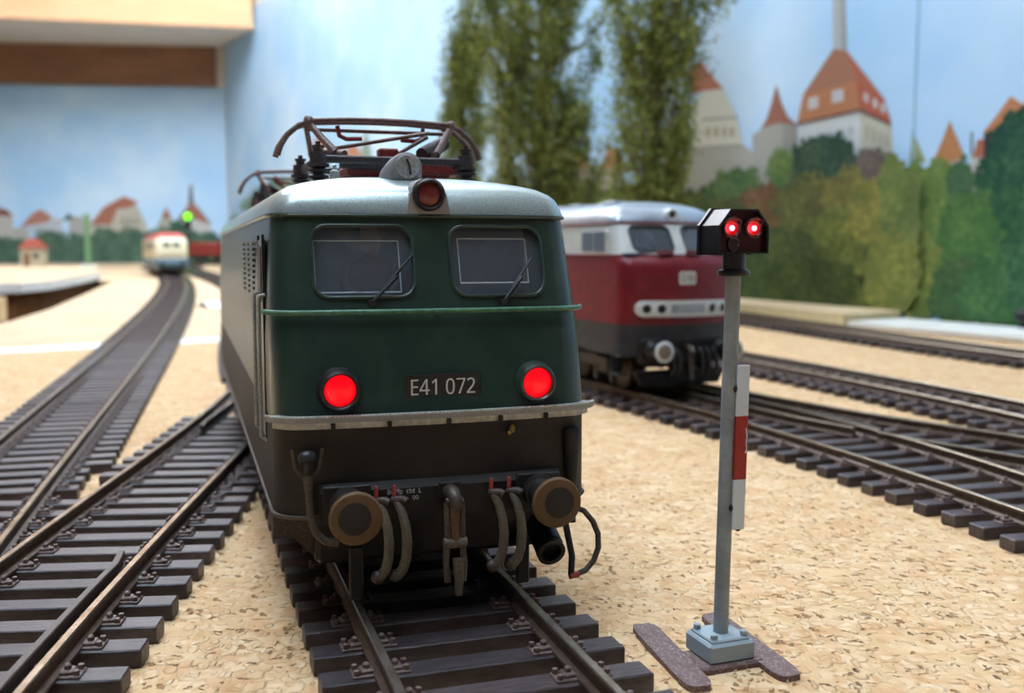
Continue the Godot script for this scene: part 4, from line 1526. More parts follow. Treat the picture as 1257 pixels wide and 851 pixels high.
func r_ring(y: float, hw: float, z0: float, back: float, k := 1.0) -> Array:
	var out := []
	var x0 := 26.0 * k
	for i in 13:
		var x := lerpf(-x0, x0, i / 12.0)
		out.append(Vector3(x, y, z0 - 5.0 * pow(absf(x) / 26.0, 2.2)))
	var zs := z0 - 5.0 * pow(k, 2.2)
	for i in range(1, 7):
		var a := PI / 2 * i / 6.0
		out.append(Vector3(x0 + (hw - x0) * sin(a), y, zs - 9.0 * k * (1.0 - cos(a))))
	out.append(Vector3(hw, y, back + 6.0 * k))
	out.append(Vector3(x0, y, back))
	out.append(Vector3(-x0, y, back))
	out.append(Vector3(-hw, y, back + 6.0 * k))
	for i in range(5, -1, -1):
		var a := PI / 2 * (i + 1) / 6.0
		out.append(Vector3(-x0 - (hw - x0) * sin(a), y, zs - 9.0 * k * (1.0 - cos(a))))
	return out


func red_locomotive() -> void:
	var t := thing("diesel_locomotive", "wine red diesel locomotive with grey window band and silver roof", "locomotive", Vector3(86.5, 0, -503), 0.375)
	var back := -340.0
	var band := func(ys: Array, m: Material, called: String, whole: bool) -> void:
		var s := Shape.new(true)
		for i in ys.size() - 1:
			var a := r_ring(ys[i], rhw(ys[i]), rz(ys[i]), back)
			var b := r_ring(ys[i + 1], rhw(ys[i + 1]), rz(ys[i + 1]), back)
			for k in range(0 if whole else 12, a.size()):
				var k2 := (k + 1) % a.size()
				s.quad_out(a[k], a[k2], b[k2], b[k], Vector3(0, (ys[i] + ys[i + 1]) / 2, -30 if a[k].z > -60 else -170))
		part(called, s, m, t)
	band.call([43.0, 50.0, 58.0, 66.0, 70.0, 73.0, 75.0, 77.0], M.wine, "red_body", true)
	band.call([77.0, 81.0, 87.0, 93.0], M.cream_grey, "window_band", false)
	band.call([27.5, 36.0, 43.0], M.dark_grey, "skirt", true)
	var holes := [Rect2(-24.0, 78.8, 20.6, 12.4), Rect2(3.4, 78.8, 20.6, 12.4)]
	part("windscreen_band", Shape.new(true).panel(Rect2(-26, 77, 52, 16), holes, 2.6, r_front), M.cream_grey, t)
	for hl in holes:
		var w := Node3D.new()
		w.name = "windscreen"
		t.add_child(w, true)
		var outer := Shape.rounded(hl, 2.6, 6)
		var n := outer.size()
		var path := []
		for k in n + 1:
			path.append(r_front(outer[k % n].x, outer[k % n].y))
		part("window_seal", Shape.new(true).tube(path, 0.5, 6, false), M.rubber, w)
		var pane := Shape.new()
		var c: Vector2 = hl.get_center()
		for k in n:
			pane.tri_out(r_front(outer[k].x, outer[k].y) - Vector3(0, 0, 0.6), r_front(outer[(k + 1) % n].x, outer[(k + 1) % n].y) - Vector3(0, 0, 0.6), r_front(c.x, c.y) - Vector3(0, 0, 0.6), r_front(c.x, c.y) - Vector3(0, 0, 20))
		part("pane", pane, M.pane, w)
	var inside := Shape.new()
	inside.box(Vector3(0, 84, -52), Vector3(60, 18, 1))
	inside.box(Vector3(0, 77.6, -30), Vector3(60, 1, 44))
	part("cab_interior", inside, M.blue_grey, t)
	# seam lines
	var line := []
	var r0 := r_ring(77.0, rhw(77.0) + 0.3, rz(77.0) + 0.3, back)
	for k in range(r0.size() - 7, r0.size()):
		line.append(r0[k])
	for k in range(0, 20):
		line.append(r0[k])
	part("waist_moulding", Shape.new(true).tube(line, 0.5, 6), M.wine, t)
	line = []
	r0 = r_ring(93.0, rhw(93.0) + 0.3, rz(93.0) + 0.3, back)
	for k in range(r0.size() - 7, r0.size()):
		line.append(r0[k])
	for k in range(0, 20):
		line.append(r0[k])
	part("roof_moulding", Shape.new(true).tube(line, 0.5, 6), M.wine, t)
	# roof
	var rings := []
	for q in [[-0.3, 93.0], [-0.1, 94.2], [0.6, 96.0], [1.9, 97.8], [4.0, 99.6], [7.2, 101.4], [11.5, 103.0], [17.0, 104.3], [23.0, 105.1], [29.5, 105.5]]:
		var hw: float = 31.0 - q[0]
		rings.append(r_ring(q[1], hw, -15.5 - q[0] * 1.5, back + q[0], clampf(hw / 31.0, 0.03, 1.0)))
	part("roof", Shape.new(true).loft(rings, true, true), M.silver, t)
	part("roof_lamp", Shape.new(true).lathe([Vector2(3.2, -4), Vector2(3.2, 1.0), Vector2(2.8, 1.5), Vector2(2.0, 1.3), Vector2(1.9, 0.6), Vector2(0, 0.5)], 24, Transform3D(Basis(Vector3.RIGHT, PI / 2), Vector3(0, 97.4, -16.4))), M.white_rim, t)
	part("roof_lamp_glass", Shape.new(true).lathe([Vector2(1.8, 0.8), Vector2(1.0, 1.1), Vector2(0, 1.2)], 20, Transform3D(Basis(Vector3.RIGHT, PI / 2), Vector3(0, 97.4, -16.4))), M.dark_grey, t)
	for q in [[-14.0, -52.0], [-6.0, -74.0], [-12.0, -100.0], [8.0, -60.0], [-10.0, -128.0]]:
		part("roof_fitting", Shape.new().box(Vector3(q[0], 104.4, q[1]), Vector3(7, 2.0, 14), 0.5), M.silver, t)
	# side windows
	for q in [-38.0, -92.0, -150.0]:
		var w := Node3D.new()
		w.name = "side_window"
		t.add_child(w, true)
		var half := 15.0 if q > -50 else 13.0
		var xf := Transform3D(Basis(Vector3.UP, -PI / 2), Vector3(-32.1, 83.8, q))
		part("window_frame", Shape.new().prism(Shape.rounded(Rect2(-half, -6.4, half * 2, 12.8), 2.0, 5), 0.9, xf), M.white_rim, w)
		part("pane", Shape.new().prism(Shape.rounded(Rect2(-half + 1.6, -5.0, half - 2.2, 10.0), 1.4, 5), 0.4, Transform3D(xf.basis, Vector3(-33.0, 83.8, q))), M.side_glass, w)
		part("pane", Shape.new().prism(Shape.rounded(Rect2(0.6, -5.0, half - 2.2, 10.0), 1.4, 5), 0.4, Transform3D(xf.basis, Vector3(-33.0, 83.8, q))), M.side_glass, w)
	# lamp strip
	var strip := Shape.new()
	var sp := Shape.rounded(Rect2(-26.5, -4.0, 53.0, 8.0), 3.8, 8)
	var n2 := sp.size()
	var on := func(p: Vector2, lift: float) -> Vector3: return r_front(p.x, 50.8 + p.y) + Vector3(0, 0, lift)
	var stops := []
	for i in 9:
		stops.append(-22.5 - 4.0 * cos(PI / 2 * i / 8.0))
	for i in range(1, 20):
		stops.append(lerpf(-22.5, 22.5, i / 20.0))
	for i in 9:
		stops.append(22.5 + 4.0 * sin(PI / 2 * i / 8.0))
	for i in stops.size() - 1:
		var xa: float = stops[i]
		var xb: float = stops[i + 1]
		var ha := sqrt(maxf(0.0, 16.0 - pow(maxf(absf(xa) - 22.5, 0.0), 2.0)))
		var hb := sqrt(maxf(0.0, 16.0 - pow(maxf(absf(xb) - 22.5, 0.0), 2.0)))
		strip.quad_out(on.call(Vector2(xa, -ha), 1.4), on.call(Vector2(xb, -hb), 1.4), on.call(Vector2(xb, hb), 1.4), on.call(Vector2(xa, ha), 1.4), Vector3(0, 50.8, -40))
		strip.quad_out(on.call(Vector2(xa, -ha), 1.4), on.call(Vector2(xb, -hb), 1.4), on.call(Vector2(xb, -hb), -0.3), on.call(Vector2(xa, -ha), -0.3), Vector3(0, 50.8, 0))
		strip.quad_out(on.call(Vector2(xa, ha), 1.4), on.call(Vector2(xb, hb), 1.4), on.call(Vector2(xb, hb), -0.3), on.call(Vector2(xa, ha), -0.3), Vector3(0, 50.8, 0))
	part("lamp_strip", strip, M.white_rim, t)
	for x in [-21.4, -14.2, 14.2, 21.4]:
		var l := Node3D.new()
		l.name = "head_lamp"
		t.add_child(l, true)
		var at := r_front(x, 50.8) + Vector3(0, 0, 1.3)
		var turn: float = atan(5.0 * 2.2 / 26.0 * pow(absf(x) / 26.0, 1.2)) * signf(x)
		var xf := Transform3D(Basis(Vector3.UP, turn) * Basis(Vector3.RIGHT, PI / 2), at)
		part("lamp_ring", Shape.new(true).lathe([Vector2(3.2, 0), Vector2(3.1, 0.8), Vector2(2.4, 0.8), Vector2(2.2, 0.1)], 20, xf), M.white_rim, l)
		part("lamp_glass", Shape.new(true).lathe([Vector2(2.3, 0.2), Vector2(1.2, 0.5), Vector2(0, 0.55)], 18, xf), M.black, l)
	var oval := Shape.new()
	for i in 12:
		var xa := lerpf(-9.5, 9.5, i / 12.0)
		var xb := lerpf(-9.5, 9.5, (i + 1) / 12.0)
		oval.quad_out(on.call(Vector2(xa, -2.1), 1.7), on.call(Vector2(xb, -2.1), 1.7), on.call(Vector2(xb, 2.1), 1.7), on.call(Vector2(xa, 2.1), 1.7), Vector3(0, 50.8, -40))
	part("strip_panel", oval, M.silver, t)
	# emblem
	part("emblem_plate", Shape.new().prism(Shape.rounded(Rect2(-4.6, -3.2, 9.2, 6.4), 1.2, 4), 0.7, Transform3D(Basis(), Vector3(0, 65.8, -0.2))), M.white_rim, t)
	lettering("DB", 3.6, Vector3(0, 65.8, 0.65), M.tan_disc, t, "emblem_lettering", Vector3.ZERO, 0.2, 1.2)
	for x in [-10.0, 6.0]:
		part("nose_grip", Shape.new().box(r_front(x, 77.6) + Vector3(0, 0.8, 1.6), Vector3(9.0, 1.6, 2.6), 0.5), M.wine, t)
	# buffers and front gear
	for sd in [-1.0, 1.0]:
		var b := Node3D.new()
		b.name = "buffer"
		t.add_child(b, true)
		b.position = Vector3(19.6 * sd, 31.0, 0) * MM
		var xf := Transform3D(Basis(Vector3.RIGHT, PI / 2), Vector3.ZERO)
		part("sleeve", Shape.new(true).lathe([Vector2(4.4, -6), Vector2(4.2, 2), Vector2(3.2, 3), Vector2(3.2, 10), Vector2(2.2, 10), Vector2(2.2, 12)], 20, xf), M.black, b)
		part("buffer_head", Shape.new(true).lathe([Vector2(2, 11.6), Vector2(5.0, 12), Vector2(5.2, 12.5), Vector2(5.0, 13), Vector2(3.4, 13.3), Vector2(0, 13.4)], 28, xf), M.white_rim, b)
		part("grease_spot", Shape.new(true).lathe([Vector2(3.6, 13.3), Vector2(2, 13.6), Vector2(0, 13.7)], 24, xf), M.tan_disc, b)
	var s := Shape.new()
	s.box(Vector3(0, 30, -3), Vector3(50, 12, 6), 0.8)
	part("buffer_beam", s, M.black, t)
	for x in [-10.0, -6.5, 6.5, 10.0, 14.0]:
		part("brake_hose", Shape.new(true).tube([Vector3(x, 31, 1), Vector3(x + 0.6, 28, 3.6), Vector3(x + 1.2, 22, 4.4), Vector3(x + 0.2, 17.5, 3.4)], 1.1, 8), M.black, t)
	part("coupling", Shape.new(true).tube([Vector3(0, 32, 0), Vector3(0, 31.6, 5), Vector3(0, 29, 6)], 1.5, 8).tube([Vector3(0, 30, 5), Vector3(0, 16, 5.4)], 1.2, 8), M.iron, t)
	part("snow_plough", Shape.new().prism(PackedVector2Array([Vector2(-26, 20), Vector2(26, 20), Vector2(22, 12.5), Vector2(-22, 12.5)]), 3.0, Transform3D(Basis(), Vector3(0, 0, -8))), M.black, t)
	part("step", Shape.new().box(Vector3(-29.5, 27.6, -10), Vector3(8, 1.0, 6), 0.2).box(Vector3(-30.0, 18.0, -14), Vector3(6, 1.0, 6), 0.2).box(Vector3(-30, 23, -17), Vector3(6, 10, 0.8), 0.2), M.dark_grey, t)
	s = Shape.new()
	s.box(Vector3(0, 25, -190), Vector3(52, 14, 300), 1)
	part("under_frame", s, M.black, t)
	for sd in [-1.0, 1.0]:
		s = Shape.new()
		s.box(Vector3(26.0 * sd, 22, -58), Vector3(3.0, 7, 76), 0.8)
		for zz in [-34.0, -82.0]:
			s.box(Vector3(27.5 * sd, 21, zz), Vector3(4.0, 9, 11), 1.0)
			s.box(Vector3(27.5 * sd, 16, zz + 9), Vector3(3.0, 8, 3), 0.4)
			s.box(Vector3(27.5 * sd, 16, zz - 9), Vector3(3.0, 8, 3), 0.4)
		part("bogie_frame", s, M.black, t)
	for zz in [-34.0, -82.0]:
		var w := Shape.new(true)
		for sd in [-1.0, 1.0]:
			w.lathe([Vector2(0, -1.6), Vector2(11.2, -1.6), Vector2(11.25, -0.8), Vector2(11.25, -0.6), Vector2(11.2, 1.6), Vector2(8, 1.0), Vector2(0, 1.2)], 24, Transform3D(Basis(Vector3.FORWARD, -PI / 2 * sd), Vector3(17.0 * sd, 19.4, zz)))
		w.tube([Vector3(-16, 19.4, zz), Vector3(16, 19.4, zz)], 1.8, 8)
		part("wheelset", w, M.iron, t)
	var man := thing("person", "tiny driver figure behind the windscreen of the red locomotive", "figure", Vector3(86.5 - 19.0, 78.0, -503 - 24.0), 0.4)
	figure(man, rgb(52, 66, 108))


# ---------------------------------------------------------------- the signal in front
func dwarf_signal() -> void:
	var t := thing("railway_signal", "grey post signal with two lit red lamps and red-white board", "signal", Vector3(40.6, 0, -192.5), 0.36)
	var lean := Vector3(0.018, 1, 0).normalized()
	var at := func(y: float) -> Vector3: return lean * y
	# foot boards, cross piece, base
	for q in [[Vector3(-8.8, 0.2, -4.2), 32.0, 5.6, -0.02, 81], [Vector3(8.6, 0.2, -3.4), 34.0, 5.6, 0.03, 82]]:
		var s := Shape.new()
		var r := RandomNumberGenerator.new()
		r.seed = q[4]
		var lo := []
		var hi := []
		var n := 44
		for k in n:
			var a := TAU * k / n
			var ca := cos(a)
			var sa := sin(a)
			var e := Vector2(signf(ca) * pow(absf(ca), 0.45) * q[2] * 0.5, signf(sa) * pow(absf(sa), 0.3) * q[1] * 0.5)
			hi.append(Vector3(e.x, 1.0 + r.randf_range(-0.08, 0.08), e.y))
			e += Vector2(r.randf_range(-0.25, 0.5), r.randf_range(-0.3, 0.3))
			lo.append(Vector3(e.x, -2.0, e.y))
		s.loft([lo, hi], true, true)
		var o := part("foot_board", s, M.timber, t)
		o.position = q[0] * MM
		o.rotation.y = q[3] - 0.12
	var s := Shape.new()
	s.box(Vector3(0, 0.3, 1.0), Vector3(13.4, 2.2, 9.5), 0.5)
	part("cross_piece", s, M.timber, t)
	s = Shape.new()
	s.box(Vector3(0, 3.2, 0), Vector3(10.0, 3.8, 9.6), 0.45)
	s.box(Vector3(0, 5.3, 0), Vector3(8.4, 0.8, 8.2), 0.25)
	part("base", s, M.base_paint, t)
	for x in [-3.3, 3.3]:
		for z in [-3.1, 3.1]:
			part("base_bolt", Shape.new(true).lathe([Vector2(0.75, 5.9), Vector2(0.7, 6.6), Vector2(0.4, 6.8), Vector2(0, 6.8)], 8, Transform3D(Basis(), Vector3(x, 0, z))), M.base_paint, t)
	part("post", Shape.new(true).tube([at.call(5.5), at.call(30.0), at.call(55.0), at.call(76.0)], 1.45, 18), M.post, t)
	part("collar", Shape.new(true).lathe([Vector2(0, -0.6), Vector2(2.9, -0.6), Vector2(3.1, -0.2), Vector2(3.0, 0.4), Vector2(2.3, 0.7), Vector2(0, 0.8)], 24, Transform3D(Basis(), at.call(75.6))), M.signal_black, t)
	part("neck", Shape.new(true).tube([at.call(75.6), at.call(79.6)], 2.15, 18), M.signal_black, t)
	# lamp head: hexagonal hood with a back plate
	var h := Node3D.new()
	h.name = "lamp_head"
	t.add_child(h, true)
	h.position = at.call(79.2) * MM
	var face := PackedVector2Array([Vector2(-5.4, 0), Vector2(5.4, 0), Vector2(5.4, 5.2), Vector2(3.0, 8.2), Vector2(-3.0, 8.2), Vector2(-5.4, 5.2)])
	var inner := PackedVector2Array()
	for p in face:
		inner.append((p - Vector2(0, 4)) * 0.93 + Vector2(0, 4))
	s = Shape.new()
	for k in 6:
		var a := face[k]
		var b := face[(k + 1) % 6]
		var c := inner[k]
		var d := inner[(k + 1) % 6]
		var ref := Vector3(0, 4, 0)
		s.quad_out(Vector3(a.x, a.y, 3.2), Vector3(b.x, b.y, 3.2), Vector3(b.x, b.y, -3.0), Vector3(a.x, a.y, -3.0), ref)
		s.quad_out(Vector3(a.x, a.y, 3.2), Vector3(b.x, b.y, 3.2), Vector3(d.x, d.y, 3.2), Vector3(c.x, c.y, 3.2), Vector3(0, 4, -10))
		s.quad(Vector3(c.x, c.y, 3.2), Vector3(d.x, d.y, 3.2), Vector3(d.x, d.y, 2.0), Vector3(c.x, c.y, 2.0))
	part("hood", s, M.signal_black, h)
	part("face_plate", Shape.new().prism(inner, 0.6, Transform3D(Basis(), Vector3(0, 0, 1.4))), mat(rgb(62, 12, 16), 0.2), h)
	var bigger := PackedVector2Array()
	for p in face:
		bigger.append((p - Vector2(0, 4)) * 1.07 + Vector2(0, 4))
	part("back_plate", Shape.new().prism(bigger, 0.9, Transform3D(Basis(), Vector3(0, 0, -4.0))), M.signal_black, h)
	for x in [-2.3, 2.5]:
		var l := Node3D.new()
		l.name = "signal_lamp"
		h.add_child(l, true)
		l.position = Vector3(x, 4.7, 2.0) * MM
		var xf := Transform3D(Basis(Vector3.RIGHT, PI / 2), Vector3.ZERO)
		part("lamp_cup", Shape.new(true).lathe([Vector2(1.9, 0), Vector2(1.9, 0.7), Vector2(1.6, 0.8), Vector2(1.0, 0.1), Vector2(0, 0.05)], 24, xf).tube([Vector3(-1.9, 0.6, 0.3), Vector3(-1.5, 1.4, 1.2), Vector3(0, 1.9, 1.6), Vector3(1.5, 1.4, 1.2), Vector3(1.9, 0.6, 0.3)], 0.25, 6), mat(rgb(60, 12, 14), 0.25), l)
		part("lamp_lens", Shape.new(true).lathe([Vector2(1.35, 0.5), Vector2(1.0, 0.3), Vector2(0, 0.25)], 20, xf), M.led_lens, l)
		part("led", Shape.new(true).ball(Vector3(0, 0, 0.7), Vector3(0.52, 0.52, 0.45), 14, 10), M.led, l)
		small_light(Vector3(0, 0, 1.3), 1.4, 0.00005, Color(1, 0.1, 0.12), l)
	part("dark_lamp", Shape.new(true).lathe([Vector2(1.5, 0), Vector2(1.4, 0.5), Vector2(1.0, 0.2), Vector2(0, 0.2)], 20, Transform3D(Basis(Vector3.RIGHT, PI / 2), Vector3(-1.6, 1.7, 2.0))), mat(rgb(44, 16, 18), 0.3), h)
	part("rivet", Shape.new(true).ball(Vector3(-0.1, 5.6, 2.1), Vector3(0.22, 0.22, 0.2), 8, 6).ball(Vector3(-0.6, 1.6, 2.1), Vector3(0.22, 0.22, 0.2), 8, 6), M.grey_metal, h)
	# the white-red-white board
	var b := Node3D.new()
	b.name = "mast_board"
	t.add_child(b, true)
	b.position = Vector3(1.9, 0, 1.0) * MM
	b.rotation.z = -0.018
	part("white_field", Shape.new().box(Vector3(0, 53.2, 0.6), Vector3(2.7, 9.8, 0.6), 0.12), M.sign_white, b)
	part("red_field", Shape.new().box(Vector3(0, 42.2, 0.6), Vector3(2.7, 12.2, 0.6), 0.05), M.sign_red, b)
	part("white_field", Shape.new().box(Vector3(0, 31.2, 0.6), Vector3(2.7, 9.8, 0.6), 0.12), M.sign_white, b)
	part("paint_scratch", Shape.new().tube([Vector3(0.9, 46.0, 0.92), Vector3(1.15, 44.4, 0.92), Vector3(1.0, 43.2, 0.92), Vector3(1.2, 42.0, 0.92), Vector3(0.9, 41.2, 0.92)], 0.12, 5), M.sign_white, b)
	for y in [53.6, 30.6]:
		part("board_bolt", Shape.new(true).ball(Vector3(-1.5, y, 0.3), Vector3(0.55, 0.75, 0.6), 10, 6), M.rubber, b)
	part("board_bolt", Shape.new(true).ball(Vector3(0.2, 26.2, 0.4), Vector3(0.5, 0.35, 0.5), 10, 6), M.rubber, b)


# ---------------------------------------------------------------- model poplars in front of the backdrop
func poplars() -> void:
	var leaf := mat(Color.WHITE, 0.8)
	leaf.vertex_color_use_as_albedo = true
	leaf.backlight_enabled = true
	leaf.backlight = Color(0.22, 0.26, 0.1)
	var bark := mottled(rgb(74, 62, 46), rgb(102, 88, 66), 60, 0.85, 0.0, 0.03, 0.0, Vector3.ONE, 91)
	var specs := [
		["slender poplar tree, shortest of the three, nearest the pale sky", Vector2(-77, -1640), 441.0, 44.0, 0.2, 1],
		["broad middle poplar tree of the three before the backdrop", Vector2(42, -1385), 600.0, 104.0, 0.05, 2],
		["tall poplar tree beside the castle, right above the red locomotive", Vector2(163, -1190), 560.0, 62.0, 0.0, 3],
	]
	for q in specs:
		var p: Vector2 = q[1]
		var t := thing("poplar_tree", q[0], "tree", Vector3(p.x, rise(-p.y), p.y), 0.0, "poplars before the backdrop")
		var r := RandomNumberGenerator.new()
		r.seed = 700 + q[5]
		var h: float = q[2]
		var w: float = q[3]
		part("trunk", Shape.new(true).tube([Vector3(0, 0.6, 0), Vector3(1, h * 0.3, 0), Vector3(-2, h * 0.7, 1), Vector3(0, h * 0.95, 0)], [9.0, 6.5, 3.5, 0.8], 10), bark, t)
		var wood := Shape.new(true)
		var s := Shape.new()
		var tufts := []
		var nb := int(52.0 * w / 60.0)
		for i in nb:
			var y0 := lerpf(0.02, 0.8, (i + r.randf()) / nb) * h
			var a := r.randf() * TAU
			var full: float = minf(1.0, 0.7 + 0.7 * (y0 / h)) if y0 / h < 0.5 else lerpf(1.0, 0.45, (y0 / h - 0.5) * 2.0)
			var out: float = w * r.randf_range(0.4, 1.05) * full
			var top := y0 + h * r.randf_range(0.14, 0.26)
			var path := []
			for k in 5:
				var u := k / 4.0
				path.append(Vector3(cos(a) * out * sqrt(u), lerpf(y0, top, u), sin(a) * out * sqrt(u) * 0.6))
			wood.tube(path, [2.4, 2.0, 1.5, 1.0, 0.5], 5)
			for k in 16:
				var u := r.randf_range(0.25, 1.12)
				tufts.append(Vector3(cos(a) * out * sqrt(u), lerpf(y0, top, u), sin(a) * out * sqrt(u) * 0.6))
		for i in int(h / 9.0):
			tufts.append(Vector3(0, h * lerpf(0.25, 1.0, i / (h / 9.0)), 0))
		part("branches", wood, bark, t)
		for c in tufts:
			var shade := r.randf()
			var core: Vector3 = c + Vector3(r.randfn() * 5.0, r.randfn() * 7.0, r.randfn() * 5.0)
			for k in 30:
				var g := rgb(70, 84, 30).lerp(rgb(164, 166, 78), clampf(shade * 0.6 + r.randf() * 0.5, 0.0, 1.0))
				s.tint(g)
				var o := core + Vector3(r.randfn() * 6.5, r.randfn() * 10.0, r.randfn() * 6.5)
				var d := Vector3(r.randfn(), r.randfn() + 0.6, r.randfn()).normalized()
				var e := d.cross(Vector3(r.randfn(), r.randfn(), r.randfn())).normalized()
				var l := r.randf_range(3.6, 6.6)
				s.quad(o, o + d * l * 0.5 + e * l * 0.36, o + d * l, o + d * l * 0.5 - e * l * 0.36)
		var f := part("foliage", s, leaf, t)
		f.set_meta("kind", "stuff")


# ---------------------------------------------------------------- printed backdrops
# wall coordinates of the print in millimetres: u along the panel, v above the table
func ink(parent: Node3D, called: String, pts: Array, c: Color, z: float) -> void:
	var p := PackedVector2Array()
	for i in range(0, pts.size(), 2):
		p.append(Vector2(pts[i], pts[i + 1]))
	var s := Shape.new()
	s.sheet(p, z)
	part(called, s, mottled_ink(c), parent)


var inks := {}


func mottled_ink(c: Color) -> Material:
	var k := c.to_html()
	if not inks.has(k):
		var m := mat(c, 0.7)
		m.metallic_specular = 0.25
		inks[k] = m
	return inks[k]


# printed foliage: a ragged patch built of many dabs of ink
func printed_bush(parent: Node3D, c: Vector2, r: Vector2, dark: Color, light: Color, z: float, seed_: int, called := "printed_bush") -> void:
	var m: StandardMaterial3D = M.print_leaf
	var g := RandomNumberGenerator.new()
	g.seed = seed_
	var s := Shape.new()
	var base := PackedVector2Array()
	s.tint(dark.lerp(light, 0.25))
	for k in 28:
		var a := TAU * k / 28.0
		base.append(c + Vector2(cos(a) * r.x, sin(a) * r.y) * g.randf_range(0.84, 1.0))
	s.sheet(base, z)
	var area := PI * r.x * r.y
	var n := clampi(int(area / 22.0), 80, 1500)
	var size := sqrt(area / n) * 0.85
	for i in n:
		var a := g.randf() * TAU
		var d := sqrt(g.randf()) * (1.0 + 0.1 * sin(a * 5.0 + seed_) + 0.06 * sin(a * 11.0 + seed_))
		var o := c + Vector2(cos(a) * r.x, sin(a) * r.y) * d
		var patch := 0.5 + 0.5 * sin(o.x * 0.09 + seed_) * cos(o.y * 0.08 + seed_ * 2.0)
		s.tint(dark.lerp(light, clampf(patch * 0.55 + g.randf_range(-0.1, 0.5), 0.0, 1.0)))
		var p := PackedVector2Array()
		var turn := g.randf() * TAU
		for k in 5:
			p.append(o + Vector2.from_angle(turn + TAU * k / 5.0) * size * g.randf_range(0.6, 1.2))
		var zz := z + 0.01 + 0.00006 * i
		for k in range(1, 4):
			s.tri_out(Vector3(p[0].x, p[0].y, zz), Vector3(p[k].x, p[k].y, zz), Vector3(p[k + 1].x, p[k + 1].y, zz), Vector3(p[0].x, p[0].y, zz - 10))
	part(called, s, m, parent)


